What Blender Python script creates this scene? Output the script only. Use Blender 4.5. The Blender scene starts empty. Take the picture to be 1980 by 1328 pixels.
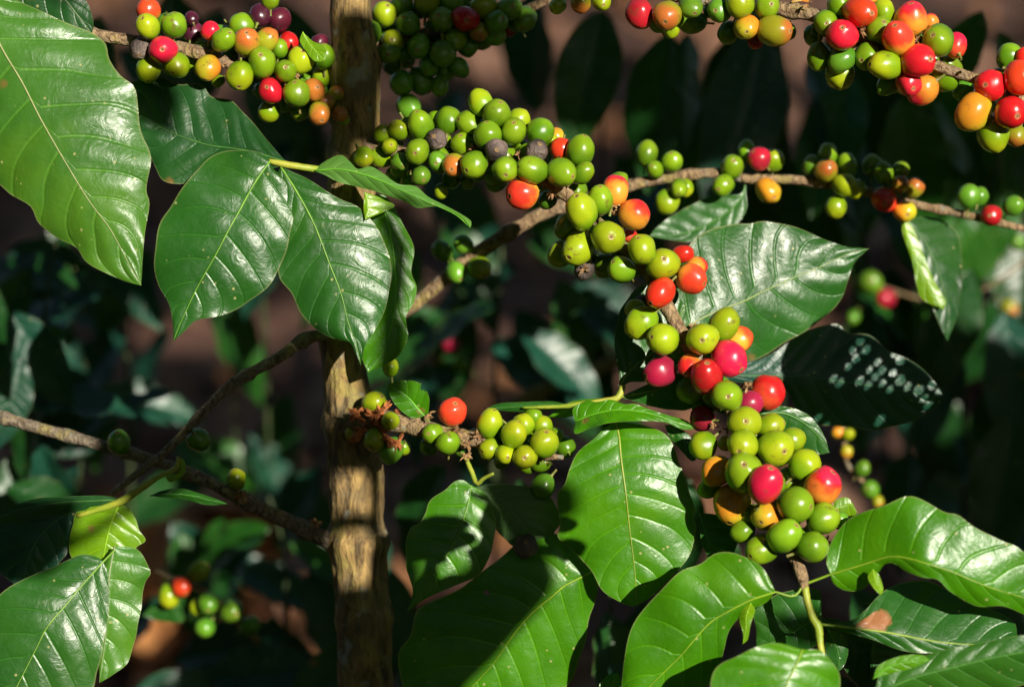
import bpy, math, random
import numpy as np
from mathutils import noise as mnoise
from mathutils import Vector, Matrix, Quaternion
random.seed(7); rng = np.random.default_rng(7)
scene = bpy.context.scene
COL = scene.collection
# ------------------------------------------------------------------ camera frame
K = 0.48/1980.0                       # metres per photo pixel in the focus plane
LENS = 85.0
D0 = 0.48*LENS/36.0                   # distance of the focus plane
PITCH = math.radians(18)
CAM = Vector((0, 0, 1.15))
RV = Vector((1, 0, 0))
FV = Vector((0, math.cos(PITCH), -math.sin(PITCH)))
UV_ = Vector((0, math.sin(PITCH), math.cos(PITCH)))
SUNC = Vector((0.44, 0.25, 0.862)).normalized()         # towards the sun: right, up, back
SUN = (RV*SUNC.x + UV_*SUNC.y - FV*SUNC.z).normalized()

def P(x, y, z=0.0):
    d = D0 + z*K
    s = K*d/D0
    return CAM + RV*((x-990)*s) + UV_*(-(y-664)*s) + FV*d
def scale_at(z): return K*(D0+z*K)/D0
def to_photo(p):
    q = p - CAM
    d = q.dot(FV)
    if d < 1e-4: return None
    return 990 + q.dot(RV)*D0/d/K, 664 - q.dot(UV_)*D0/d/K, (d-D0)/K

# ------------------------------------------------------------------ node helpers
class NT:
    def __init__(s, mat):
        s.t = mat.node_tree; s.n = s.t.nodes; s.n.clear()
    def new(s, typ, **kw):
        n = s.n.new(typ)
        for k, v in kw.items(): setattr(n, k, v)
        return n
    def link(s, a, b): s.t.links.new(a, b)
    def val(s, inp, v):
        if hasattr(v, 'is_linked') or isinstance(v, bpy.types.NodeSocket): s.link(v, inp)
        else: inp.default_value = v
    def math(s, op, a, b=0.0, c=0.0, clamp=False):
        n = s.new('ShaderNodeMath', operation=op, use_clamp=clamp)
        s.val(n.inputs[0], a); s.val(n.inputs[1], b)
        if len(n.inputs) > 2: s.val(n.inputs[2], c)
        return n.outputs[0]
    def mix(s, f, a, b, blend='MIX'):
        n = s.new('ShaderNodeMix', data_type='RGBA', blend_type=blend)
        s.val(n.inputs[0], f)
        for i, v in ((6, a), (7, b)):
            if isinstance(v, tuple): v = (*v[:3], 1)
            s.val(n.inputs[i], v)
        return n.outputs[2]
    def rng(s, v, a, b, c=0.0, d=1.0, smooth=False):
        n = s.new('ShaderNodeMapRange'); n.interpolation_type = 'SMOOTHSTEP' if smooth else 'LINEAR'
        for i, x in enumerate((v, a, b, c, d)): s.val(n.inputs[i], x)
        return n.outputs[0]
    def noise(s, vec, sc, det=3.0, rough=0.55, dist=0.0):
        n = s.new('ShaderNodeTexNoise')
        if vec is not None: s.link(vec, n.inputs['Vector'])
        n.inputs['Scale'].default_value = sc; n.inputs['Detail'].default_value = det
        n.inputs['Roughness'].default_value = rough; n.inputs['Distortion'].default_value = dist
        return n.outputs['Fac']
    def voro(s, vec, sc, feature='F1'):
        n = s.new('ShaderNodeTexVoronoi', feature=feature)
        if vec is not None: s.link(vec, n.inputs['Vector'])
        n.inputs['Scale'].default_value = sc
        return n.outputs['Distance']
    def bump(s, h, strength, dist, prev=None):
        n = s.new('ShaderNodeBump')
        s.link(h, n.inputs['Height']); n.inputs['Strength'].default_value = strength; n.inputs['Distance'].default_value = dist
        if prev is not None: s.link(prev, n.inputs['Normal'])
        return n.outputs[0]
    def out(s, sh):
        o = s.new('ShaderNodeOutputMaterial'); s.link(sh, o.inputs['Surface'])
def newmat(name):
    m = bpy.data.materials.new(name); m.use_nodes = True
    return m, NT(m)

def leaf_material():
    m, n = newmat('leaf_blade')
    oi = n.new('ShaderNodeObjectInfo')
    col = oi.outputs['Color']
    uv = n.new('ShaderNodeUVMap', uv_map='vein'); sx = n.new('ShaderNodeSeparateXYZ'); n.link(uv.outputs[0], sx.inputs[0])
    ph, sa = sx.outputs[0], sx.outputs[1]
    geo = n.new('ShaderNodeNewGeometry'); pos = geo.outputs['Position']
    d = n.math('PINGPONG', ph, 0.5)
    vein = n.math('MULTIPLY', n.rng(d, 0.012, 0.055, 1, 0, True), n.rng(sa, 0.2, 0.95, 1.0, 0.15))
    big = n.noise(pos, 28, 3)
    fine = n.noise(pos, 260, 4)
    dark = n.mix(1.0, col, (0.62, 0.70, 0.62), 'MULTIPLY')
    c = n.mix(n.rng(big, 0.35, 0.68), dark, col)
    yel = n.mix(1.0, col, (1.7, 1.22, 0.6), 'MULTIPLY')
    c = n.mix(n.math('MULTIPLY', n.rng(n.noise(pos, 19, 3), 0.5, 0.7), 0.6), c, yel)
    vc = n.mix(1.0, col, (1.9, 1.6, 1.5), 'MULTIPLY')
    c = n.mix(n.math('MULTIPLY', vein, 0.55), c, vc)
    # tertiary net of small veins
    wp = n.new('ShaderNodeMixRGB'); wp.blend_type = 'ADD'; wp.inputs[0].default_value = 0.006
    nz = n.new('ShaderNodeTexNoise'); n.link(pos, nz.inputs['Vector']); nz.inputs['Scale'].default_value = 110; nz.inputs['Detail'].default_value = 3
    n.link(pos, wp.inputs[1]); n.link(nz.outputs['Color'], wp.inputs[2])
    net = n.voro(wp.outputs[0], 420, 'DISTANCE_TO_EDGE')
    c = n.mix(n.math('MULTIPLY', n.rng(net, 0.0, 0.06, 1, 0), 0.10), c, vc)
    # specks and small blemishes
    sp = n.voro(pos, 150)
    spm = n.math('MULTIPLY', n.rng(sp, 0.07, 0.12, 1, 0), n.rng(n.noise(pos, 45, 1), 0.46, 0.55))
    c = n.mix(n.math('MULTIPLY', spm, 0.75), c, (0.42, 0.40, 0.16))
    bl = n.math('MULTIPLY', n.rng(n.math('ADD', n.voro(pos, 36), n.math('MULTIPLY', n.noise(pos, 200, 2), 0.1)), 0.10, 0.16, 1, 0), n.rng(n.noise(pos, 14, 1), 0.46, 0.55))
    c = n.mix(n.math('MULTIPLY', bl, 0.8), c, (0.26, 0.13, 0.04))
    # dry rim
    c = n.mix(n.math('MULTIPLY', n.rng(sa, 0.968, 0.995), 0.4), c, (0.30, 0.28, 0.12))
    u0 = n.new('ShaderNodeUVMap', uv_map='UVMap'); us = n.new('ShaderNodeSeparateXYZ'); n.link(u0.outputs[0], us.inputs[0])
    sca = n.new('ShaderNodeAttribute', attribute_type='OBJECT', attribute_name='scorch')
    dx = n.math('DIVIDE', n.math('SUBTRACT', us.outputs[0], 0.27), 0.09); dy = n.math('DIVIDE', n.math('SUBTRACT', us.outputs[1], 0.36), 0.16)
    dd = n.math('SQRT', n.math('ADD', n.math('MULTIPLY', dx, dx), n.math('MULTIPLY', dy, dy)))
    dd = n.math('ADD', dd, n.math('MULTIPLY', n.math('SUBTRACT', n.noise(pos, 130, 3), 0.5), 1.2))
    c = n.mix(n.math('MULTIPLY', n.rng(dd, 0.85, 1.05, 1, 0), sca.outputs['Fac']), c, n.mix(fine, (0.30, 0.10, 0.035), (0.42, 0.20, 0.09)))
    bf = geo.outputs['Backfacing']
    att = n.new('ShaderNodeAttribute', attribute_type='OBJECT', attribute_name='under')
    und = n.math('ABSOLUTE', n.math('SUBTRACT', bf, att.outputs['Fac']))
    pale = n.mix(0.35, c, (0.16, 0.30, 0.09))
    c = n.mix(und, c, pale)
    h1 = n.math('MULTIPLY', n.rng(d, 0.0, 0.09, 0, 1, True), 1.0)
    b = n.bump(h1, 0.35, 0.0007)
    b = n.bump(n.rng(net, 0, 0.16), 0.035, 0.0004, b)
    b = n.bump(n.noise(pos, 380, 5, 0.65), 0.20, 0.0006, b)
    b = n.bump(n.noise(pos, 110, 3, 0.6, 0.8), 0.26, 0.0018, b)
    pb = n.new('ShaderNodeBsdfPrincipled')
    n.link(c, pb.inputs['Base Color']); n.link(b, pb.inputs['Normal'])
    r = n.math('ADD', n.rng(fine, 0.3, 0.7, 0.29, 0.42), n.math('MULTIPLY', und, 0.18))
    n.link(r, pb.inputs['Roughness'])
    pb.inputs['IOR'].default_value = 1.51
    tr = n.new('ShaderNodeBsdfTranslucent')
    tc = n.mix(1.0, c, (1.7, 1.5, 0.5), 'MULTIPLY'); n.link(tc, tr.inputs['Color'])
    mx = n.new('ShaderNodeMixShader'); mx.inputs[0].default_value = 0.24
    n.link(pb.outputs[0], mx.inputs[1]); n.link(tr.outputs[0], mx.inputs[2])
    n.out(mx.outputs[0])
    return m
def rib_material():
    m, n = newmat('leaf_rib')
    oi = n.new('ShaderNodeObjectInfo')
    geo = n.new('ShaderNodeNewGeometry')
    c = n.mix(n.rng(n.noise(geo.outputs['Position'], 120, 2), 0.4, 0.65), n.mix(1.0, oi.outputs['Color'], (0.7, 0.72, 0.7), 'MULTIPLY'), oi.outputs['Color'])
    pb = n.new('ShaderNodeBsdfPrincipled'); n.link(c, pb.inputs['Base Color']); pb.inputs['Roughness'].default_value = 0.42
    n.out(pb.outputs[0]); return m
def cherry_material(name, a, b, lo, hi, axis='Z', rough=0.27, wrinkle=0.0):
    m, n = newmat(name)
    tc = n.new('ShaderNodeTexCoord'); sx = n.new('ShaderNodeSeparateXYZ'); n.link(tc.outputs['Object'], sx.inputs[0])
    oi = n.new('ShaderNodeObjectInfo')
    geo = n.new('ShaderNodeNewGeometry'); pos = geo.outputs['Position']
    g = sx.outputs['XYZ'.index(axis)]
    ns = n.noise(pos, 70, 3)
    f = n.math('ADD', g, n.math('MULTIPLY', n.math('SUBTRACT', ns, 0.5), 2.6))
    f = n.math('ADD', f, n.math('MULTIPLY', n.math('SUBTRACT', oi.outputs['Random'], 0.5), 0.9))
    c = n.mix(n.rng(f, lo, hi, 0, 1, True), a, b)
    hsv = n.new('ShaderNodeHueSaturation'); n.link(c, hsv.inputs['Color'])
    n.link(n.math('ADD', 0.487, n.math('MULTIPLY', oi.outputs['Random'], 0.026)), hsv.inputs['Hue'])
    n.link(n.rng(n.math('FRACT', n.math('MULTIPLY', oi.outputs['Random'], 7.31)), 0, 1, 0.8, 1.15), hsv.inputs['Value'])
    c = hsv.outputs[0]
    c = n.mix(n.math('MULTIPLY', n.rng(n.voro(pos, 420), 0.08, 0.16, 1, 0), 0.3), c, n.mix(1.0, c, (1.5, 1.4, 1.3), 'MULTIPLY'))
    # scuffs and brown blemishes
    sc = n.math('MULTIPLY', n.rng(n.noise(pos, 260, 4, 0.7), 0.56, 0.66), n.rng(n.noise(pos, 80, 1), 0.48, 0.62))
    c = n.mix(n.math('MULTIPLY', sc, 0.65), c, (0.12, 0.06, 0.02))
    pb = n.new('ShaderNodeBsdfPrincipled'); n.link(c, pb.inputs['Base Color'])
    n.link(n.rng(n.noise(pos, 160, 3), 0.3, 0.7, rough-0.04, rough+0.09), pb.inputs['Roughness'])
    bb = n.bump(n.noise(pos, 500, 3), 0.06, 0.0004)
    if wrinkle: bb = n.bump(n.noise(pos, 170, 4, 0.65, 1.0), wrinkle, 0.003, bb)
    else: bb = n.bump(n.noise(pos, 90, 1), 0.25, 0.001, bb)
    n.link(bb, pb.inputs['Normal'])
    if not wrinkle:
        pb.inputs['Subsurface Weight'].default_value = 0.08
        pb.inputs['Subsurface Radius'].default_value = (1.0, 0.8, 0.3)
        pb.inputs['Subsurface Scale'].default_value = 0.002
    n.out(pb.outputs[0]); return m
def bark_material(name, a, b, c3, sc=60, stretch=0.22):
    m, n = newmat(name)
    tc = n.new('ShaderNodeTexCoord')
    mp = n.new('ShaderNodeMapping'); n.link(tc.outputs['UV'], mp.inputs['Vector'])
    geo = n.new('ShaderNodeNewGeometry'); pos = geo.outputs['Position']
    mp2 = n.new('ShaderNodeMapping'); n.link(pos, mp2.inputs['Vector']); mp2.inputs['Scale'].default_value = (1, 1, stretch)
    f1 = n.noise(mp2.outputs[0], sc*4, 5, 0.65, 0.6)
    f2 = n.noise(pos, sc, 3)
    c = n.mix(n.rng(f1, 0.38, 0.62), a, b)
    c = n.mix(n.rng(f2, 0.5, 0.68), c, c3)
    c = n.mix(n.rng(n.noise(pos, sc*1.7, 2), 0.62, 0.7), c, (0.30, 0.30, 0.24))
    c = n.mix(n.math('MULTIPLY', n.rng(n.noise(pos, sc*0.9, 4, 0.7), 0.54, 0.62), 0.55), c, (0.36, 0.30, 0.07))
    h = n.math('ADD', f1, n.math('MULTIPLY', n.voro(mp2.outputs[0], sc*3, 'DISTANCE_TO_EDGE'), 0.5))
    pb = n.new('ShaderNodeBsdfPrincipled'); n.link(c, pb.inputs['Base Color']); pb.inputs['Roughness'].default_value = 0.8
    bb = n.bump(h, 0.9, 0.005)
    n.link(bb, pb.inputs['Normal']); n.out(pb.outputs[0]); return m
def plain_noise(name, a, b, sc, rough=0.8, bump=0.4, dist=0.002):
    m, n = newmat(name)
    geo = n.new('ShaderNodeNewGeometry'); pos = geo.outputs['Position']
    f = n.noise(pos, sc, 5, 0.65)
    c = n.mix(n.rng(f, 0.35, 0.65), a, b)
    pb = n.new('ShaderNodeBsdfPrincipled'); n.link(c, pb.inputs['Base Color']); pb.inputs['Roughness'].default_value = rough
    n.link(n.bump(f, bump, dist), pb.inputs['Normal']); n.out(pb.outputs[0]); return m
def ground_material():
    m, n = newmat('soil')
    geo = n.new('ShaderNodeNewGeometry'); pos = geo.outputs['Position']
    f = n.noise(pos, 5, 6, 0.65); g = n.noise(pos, 23, 5, 0.7)
    c = n.mix(n.rng(f, 0.35, 0.65), (0.075, 0.030, 0.018), (0.15, 0.066, 0.042))
    c = n.mix(n.rng(g, 0.5, 0.7), c, (0.06, 0.03, 0.022))
    pb = n.new('ShaderNodeBsdfPrincipled'); n.link(c, pb.inputs['Base Color']); pb.inputs['Roughness'].default_value = 0.95
    n.link(n.bump(g, 0.9, 0.03), pb.inputs['Normal']); n.out(pb.outputs[0]); return m
def litter_material():
    m, n = newmat('dry_leaf')
    oi = n.new('ShaderNodeObjectInfo')
    geo = n.new('ShaderNodeNewGeometry')
    rnd = geo.outputs['Random Per Island']
    cr = n.new('ShaderNodeValToRGB'); n.link(rnd, cr.inputs[0])
    e = cr.color_ramp.elements; e[0].color = (0.20, 0.09, 0.04, 1); e[1].color = (0.36, 0.20, 0.14, 1)
    for p, c in ((0.3, (0.30, 0.13, 0.05, 1)), (0.5, (0.12, 0.06, 0.04, 1)), (0.75, (0.30, 0.16, 0.10, 1))):
        x = e.new(p); x.color = c
    c = n.mix(n.rng(n.noise(geo.outputs['Position'], 60, 3), 0.4, 0.7), cr.outputs[0], n.mix(1.0, cr.outputs[0], (0.5, 0.45, 0.4), 'MULTIPLY'))
    pb = n.new('ShaderNodeBsdfPrincipled'); n.link(c, pb.inputs['Base Color']); pb.inputs['Roughness'].default_value = 0.7
    n.out(pb.outputs[0]); return m

M_LEAF = leaf_material(); M_RIB = rib_material()
CH = {
 'g': cherry_material('cherry_green', (0.085, 0.195, 0.005), (0.18, 0.31, 0.008), -0.6, 0.8),
 'G': cherry_material('cherry_green_shaded', (0.07, 0.20, 0.012), (0.12, 0.27, 0.016), -0.6, 0.8),  # green cherries standing in shade, the shade put into a darker colour
 'l': cherry_material('cherry_lime', (0.15, 0.275, 0.005), (0.31, 0.375, 0.008), -0.6, 0.9),
 'y': cherry_material('cherry_yellow', (0.46, 0.42, 0.02), (0.72, 0.26, 0.02), -0.5, 0.9, 'X'),
 'o': cherry_material('cherry_orange', (0.72, 0.30, 0.03), (0.70, 0.022, 0.02), -0.5, 0.55),
 'r': cherry_material('cherry_red', (0.72, 0.10, 0.03), (0.62, 0.012, 0.02), -1.3, -0.2),
 'd': cherry_material('cherry_crimson', (0.30, 0.015, 0.03), (0.42, 0.012, 0.03), -0.6, 0.6),
 'p': cherry_material('cherry_crimson_shaded', (0.05, 0.008, 0.02), (0.11, 0.012, 0.035), -0.6, 0.6),  # purplish crimson cherries in shade, their darkness put into the colour
 'k': cherry_material('cherry_turning', (0.26, 0.27, 0.012), (0.46, 0.14, 0.025), -0.2, 1.0),
 'b': cherry_material('cherry_dried', (0.045, 0.032, 0.028), (0.16, 0.12, 0.10), -0.8, 0.8, 'X', 0.6, 0.9),
}
M_CROWN = plain_noise('cherry_crown', (0.035, 0.02, 0.012), (0.14, 0.08, 0.035), 500, 0.8)
M_CROWNRING = plain_noise('cherry_crown_ring', (0.20, 0.12, 0.04), (0.40, 0.24, 0.08), 700, 0.6)
M_STALK = plain_noise('cherry_stalk', (0.16, 0.24, 0.03), (0.20, 0.14, 0.05), 200, 0.6)
M_TRUNK = bark_material('trunk_bark', (0.09, 0.058, 0.026), (0.40, 0.26, 0.09), (0.15, 0.12, 0.06), 46, 0.22)
M_TWIG = bark_material('twig_bark', (0.15, 0.085, 0.04), (0.44, 0.30, 0.16), (0.28, 0.20, 0.12), 90, 0.6)
M_GREYTWIG = bark_material('grey_twig_bark', (0.11, 0.08, 0.05), (0.34, 0.27, 0.19), (0.22, 0.18, 0.13), 110, 0.6)
M_DARKSTEM = plain_noise('green_stem', (0.02, 0.04, 0.012), (0.05, 0.07, 0.02), 90, 0.6)
M_GREENTWIG = plain_noise('green_twig', (0.20, 0.30, 0.02), (0.36, 0.36, 0.04), 90, 0.5)
M_BRACT = plain_noise('dried_bract', (0.16, 0.07, 0.03), (0.46, 0.28, 0.12), 400, 0.9, 0.8)
M_RUST = plain_noise('rusty_crust', (0.30, 0.08, 0.025), (0.48, 0.17, 0.05), 300, 0.95, 0.9)
M_ORANGE = plain_noise('orange_dead_leaf', (0.30, 0.10, 0.025), (0.52, 0.24, 0.07), 40, 0.7)
M_GROUND = ground_material(); M_LITTER = litter_material()

# ------------------------------------------------------------------ objects
LOC = {}
def tag(o, label=None, cat=None, group=None, kind=None):
    for k, v in (('label', label), ('category', cat), ('group', group), ('kind', kind)):
        if v: o[k] = v
    return o
def thing(name, label, cat, loc, group=None):
    o = bpy.data.objects.new(name, None); COL.objects.link(o); o.empty_display_size = 0.02
    o.location = loc; LOC[o] = Vector(loc); tag(o, label, cat, group)
    return o
def add(name, verts, faces, mats, parent=None, origin=None, smooth=True, matidx=None):
    org = Vector(origin) if origin is not None else (LOC[parent] if parent else Vector((0, 0, 0)))
    me = bpy.data.meshes.new(name)
    me.from_pydata([(v[0]-org.x, v[1]-org.y, v[2]-org.z) for v in verts], [], faces)
    for mm in (mats if isinstance(mats, (list, tuple)) else [mats]): me.materials.append(mm)
    if smooth: me.polygons.foreach_set('use_smooth', [True]*len(me.polygons))
    if matidx: me.polygons.foreach_set('material_index', matidx)
    o = bpy.data.objects.new(name, me); COL.objects.link(o)
    o.parent = parent
    o.location = org - (LOC[parent] if parent else Vector((0, 0, 0))); LOC[o] = org
    return o
def catmull(pts, n):
    """resample a polyline of tuples through a centripetal-ish spline, equal arc length"""
    p = np.array(pts, float)
    if len(p) == 2: p = np.array([p[0], (p[0]+p[1])/2, p[1]])
    q = np.vstack([2*p[0]-p[1], p, 2*p[-1]-p[-2]])
    out = []
    for i in range(1, len(q)-2):
        a, b, c, d = q[i-1], q[i], q[i+1], q[i+2]
        for k in range(12):
            t = k/12
            out.append(0.5*((2*b)+(c-a)*t+(2*a-5*b+4*c-d)*t*t+(3*b-a-3*c+d)*t**3))
    out.append(p[-1]); out = np.array(out)
    seg = np.linalg.norm(np.diff(out[:, :2], axis=0), axis=1)+1e-6
    cum = np.concatenate([[0], np.cumsum(seg)]); cum /= cum[-1]
    tt = np.linspace(0, 1, n)
    return np.stack([np.interp(tt, cum, out[:, j]) for j in range(out.shape[1])], 1)

def tube_geo(path, radii, sides=8, lump=0.0, caps=True, seed=0):
    """path: world Vectors, radii: metres"""
    V, Fc = [], []
    r0 = random.Random(seed)
    n = len(path)
    up = Vector((0.13, -0.9, 0.3))
    ph = [r0.uniform(0, 6.28) for _ in range(4)]
    for i in range(n):
        tg = (path[min(i+1, n-1)]-path[max(i-1, 0)]).normalized()
        a = tg.cross(up).normalized(); b = tg.cross(a).normalized()
        for k in range(sides):
            th = 2*math.pi*k/sides
            q_ = path[i]+(a*math.cos(th)+b*math.sin(th))*radii[i]
            rr = radii[i]*(1+lump*(1.4*mnoise.noise(q_*(0.55/max(radii[i], 1e-4)))+0.9*mnoise.noise(q_*(1.7/max(radii[i], 1e-4)))))
            V.append(path[i]+a*(math.cos(th)*rr)+b*(math.sin(th)*rr))
    for i in range(n-1):
        for k in range(sides):
            k2 = (k+1) % sides
            Fc.append((i*sides+k, i*sides+k2, (i+1)*sides+k2, (i+1)*sides+k))
    if caps:
        Fc.append(tuple(range(sides-1, -1, -1))); Fc.append(tuple((n-1)*sides+k for k in range(sides)))
    return V, Fc
class Geo:
    def __init__(s): s.v = []; s.f = []
    def add(s, V, Fc):
        o = len(s.v); s.v += list(V); s.f += [tuple(i+o for i in f) for f in Fc]
def twig(name, parent, pts, mat, n=60, sides=10, nodes=True, lump=0.10, seed=1):
    """pts: (x, y, z, radius px)"""
    r = catmull(pts, n)
    path = [P(*q[:3]) for q in r]
    rad = [q[3]*scale_at(q[2]) for q in r]
    if nodes:
        L = np.concatenate([[0], np.cumsum([(path[i+1]-path[i]).length for i in range(n-1)])])
        step = 0.032; ph = random.Random(seed).uniform(0, step)
        for i in range(n):
            d = abs(((L[i]+ph) % step)-step/2)
            rad[i] *= 1+0.30*math.exp(-(d/0.003)**2)
    V, Fc = tube_geo(path, rad, sides, lump, seed=seed)
    return add(name, V, Fc, mat, parent)

# ---- leaves traced by their midrib and two margins, each with its own depth
LIT = []      # world points that stand in the sun
def leaf(parent, mid, L, R, z, sl=0.15, sr=0.15, col=(0.05, 0.18, 0.02), N=9, q=2.2, wav=2.5, under=0, nt=56, ns=9, cup=0.0,
         rib=2.6, ribcol=None, lit=True, label=None, petiole=None, ph=None, name='leaf', holes=()):
    if isinstance(z, (int, float)): z = (z, z)
    zz = np.interp(np.linspace(0, 1, len(mid)), np.linspace(0, 1, len(z)), z)
    m = catmull([(a[0], a[1], b) for a, b in zip(mid, zz)], nt+1)
    l = catmull([mid[0]]+list(L)+[mid[-1]], nt+1)
    r = catmull([mid[0]]+list(R)+[mid[-1]], nt+1)
    t = np.linspace(0, 1, nt+1)
    ph = random.uniform(0, 6) if ph is None else ph
    rows = []; uvs = []; vns = []
    S = np.concatenate([-np.linspace(1, 0, ns+1), np.linspace(0, 1, ns+1)[1:]])
    for s in S:
        e, sg, sl_ = (l, 1, sl) if s < 0 else (r, -1, sr)
        a = abs(s)
        w = np.linalg.norm(e-m[:, :2], axis=1)
        xy = m[:, :2]*(1-a)+e*a
        slope = np.interp(t, np.linspace(0, 1, len(sl_)), sl_) if isinstance(sl_, (tuple, list)) else sl_
        zc = m[:, 2]+slope*w*a + cup*w*(a*a-a)
        phase = N*(t-0.11*a-0.05*a*a+0.014*np.sin(9*t+ph*3+(0 if s < 0 else 2))+0.006*np.sin(23*t+ph))+(0.0 if s < 0 else 0.35)
        env = min(1, a*3.2)*(1-0.55*a**4)
        h = q*env*(np.abs(np.sin(np.pi*phase))**0.75-0.4)*np.minimum(1, w/45)
        h += wav*a**3*np.sin(2*np.pi*t*N*0.42+ph+(1.3 if s > 0 else 0))*np.minimum(1, w/40)
        h += wav*0.6*a**2*np.sin(2*np.pi*t*1.3+ph*2+s)
        zc = zc-h+0.9*math.exp(-(a/0.05)**2)
        wob = 1+0.012*np.sin(t*37+ph)*a
        rows.append(np.stack([m[:, 0]+(xy[:, 0]-m[:, 0])*wob, m[:, 1]+(xy[:, 1]-m[:, 1])*wob, zc], 1))
        uvs.append(np.stack([t, np.full_like(t, s*0.5+0.5)], 1)); vns.append(np.stack([phase, np.full_like(t, a)], 1))
    nS = len(S); A = np.array(rows).transpose(1, 0, 2).reshape(-1, 3)
    UV = np.array(uvs).transpose(1, 0, 2).reshape(-1, 2); VN = np.array(vns).transpose(1, 0, 2).reshape(-1, 2)
    V = [P(*p) for p in A]
    Fc = []
    # orientation so that the blade's upper face normal looks at the camera
    p0, p1, p2 = A[(nt//2)*nS+0], A[(nt//2)*nS+nS-1], A[(nt//2+3)*nS+nS//2]
    flip = ((p1[0]-p0[0])*(p2[1]-p0[1])-(p1[1]-p0[1])*(p2[0]-p0[0])) > 0
    for i in range(nt):
        for j in range(nS-1):
            f = (i*nS+j, i*nS+j+1, (i+1)*nS+j+1, (i+1)*nS+j)
            if holes:
                cx = A[list(f), 0].mean(); cy = A[list(f), 1].mean()
                if any((cx-hx)**2+(cy-hy)**2 < hr*hr for hx, hy, hr in holes): continue
            Fc.append(f[::-1] if flip else f)
    o = add(name, V, Fc, M_LEAF, parent, origin=V[nS//2])
    me = o.data
    li = np.empty(len(me.loops), dtype=np.int32); me.loops.foreach_get('vertex_index', li)
    for nm, dat in (('UVMap', UV), ('vein', VN)):
        u = me.uv_layers.new(name=nm); u.data.foreach_set('uv', dat[li].astype(np.float32).ravel())
    o.color = (*col, 1); o['under'] = float(under)
    if label: o['label'] = label
    if rib:
        ids = [i*nS+nS//2 for i in range(0, nt+1, 2)]
        path = [P(A[i][0], A[i][1], A[i][2]-0.5) for i in ids]
        if petiole:
            path = [P(*p) for p in catmull(list(petiole)+[tuple(A[ids[0]])], 8)][:-1]+path
        k = len(path)
        rad = [max(0.25, rib*(1-0.8*i/(k-1)))*scale_at(A[ids[0]][2])*0.8 for i in range(k)]
        V2, F2 = tube_geo(path, rad, 6, 0.0)
        rb = add('midrib', V2, F2, M_RIB, o)
        rb.color = (*(ribcol or tuple(min(0.6, c*1.9+0.04) if i != 2 else c+0.02 for i, c in enumerate(col))), 1)
    if lit: LIT.extend(V[::7])
    return o

# ---- cherries
def cherry_mesh(name, mat, elong, lobes, seed, shrivel=0.0):
    r0 = random.Random(seed)
    th = [0, .04, .07, .125, .16, .20, .29, .48, .66, .86, 1.08, 1.3, 1.52, 1.75, 1.98, 2.22, 2.45, 2.66, 2.84, 2.96]
    rad = {0: .97, 1: .975, 2: .955, 3: .965, 4: 1.0, 5: .99}
    sides = 22
    V, Fc, mi = [], [], []
    V.append((0, 0, .955*elong))
    for i, t in enumerate(th[1:], 1):
        rr = rad.get(i, 1.0)
        for k in range(sides):
            a = 2*math.pi*k/sides
            pn = Vector((math.sin(t)*math.cos(a), math.sin(t)*math.sin(a), math.cos(t)))
            rr = rad.get(i, 1.0)*(1+0.085*mnoise.noise(pn*1.1+Vector((seed*3.1, 0, 0)))+0.03*mnoise.noise(pn*3+Vector((0, seed, 0))))
            s = rr*(1+lobes*math.cos(2*a)*math.sin(t)**2 + 0.35*lobes*math.cos(3*a+1)*math.sin(t)**2)
            if shrivel: s *= 1+shrivel*(0.5*math.sin(5*a+3*t)+0.5*math.sin(3*a-4*t+seed)+r0.uniform(-.5, .5))
            V.append((s*math.sin(t)*math.cos(a), s*math.sin(t)*math.sin(a), rr*math.cos(t)*elong))
    for k in range(sides): Fc.append((0, 1+k, 1+(k+1) % sides)); mi.append(1)
    nr = len(th)-1
    for i in range(nr-1):
        for k in range(sides):
            k2 = (k+1) % sides
            Fc.append((1+i*sides+k, 1+(i+1)*sides+k, 1+(i+1)*sides+k2, 1+i*sides+k2))
            mi.append(1 if i < 1 else (2 if i in (1, 3) else 0))
    # stalk
    b = len(V)
    for j, (zz, w) in enumerate(((-1.05*elong, .11), (-1.3*elong, .09), (-1.6*elong, .10))):
        for k in range(sides):
            a = 2*math.pi*k/sides
            V.append((w*math.cos(a), w*math.sin(a), zz))
    last = 1+(nr-1)*sides
    for ring in (last, b, b+sides):
        nxt = b if ring == last else ring+sides
        for k in range(sides):
            k2 = (k+1) % sides
            Fc.append((ring+k, nxt+k, nxt+k2, ring+k2)); mi.append(3)
    me = bpy.data.meshes.new(name); me.from_pydata(V, [], Fc)
    for mm in (mat, M_CROWN, M_CROWNRING, M_STALK): me.materials.append(mm)
    me.polygons.foreach_set('use_smooth', [True]*len(me.polygons)); me.polygons.foreach_set('material_index', mi)
    return me
CM = {}
for c, mat in CH.items():
    for v in range(6):
        CM[c, v] = cherry_mesh('cherry', mat, (1.04, 1.1, 1.16, 1.2, 1.12, 1.26)[v], (0.015, 0.035, 0.05, 0.03, 0.06, 0.02)[v], v*31+ord(c), 0.07 if c == 'b' else 0)
CLAB = {'p': 'purple crimson cherry darkened in colour for shade', 'r': 'ripe red cherry', 'd': 'dark crimson cherry', 'b': 'shrivelled dry brown cherry', 'y': 'yellow cherry turning orange', 'o': 'orange cherry blushing red', 'k': 'brownish half-ripe cherry'}
ZO = {1: (0, 0), 2: (660, 0), 3: (1320, 0), 4: (0, 443), 5: (660, 443), 6: (1320, 443), 7: (0, 886), 8: (660, 886), 9: (1320, 886)}
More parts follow.
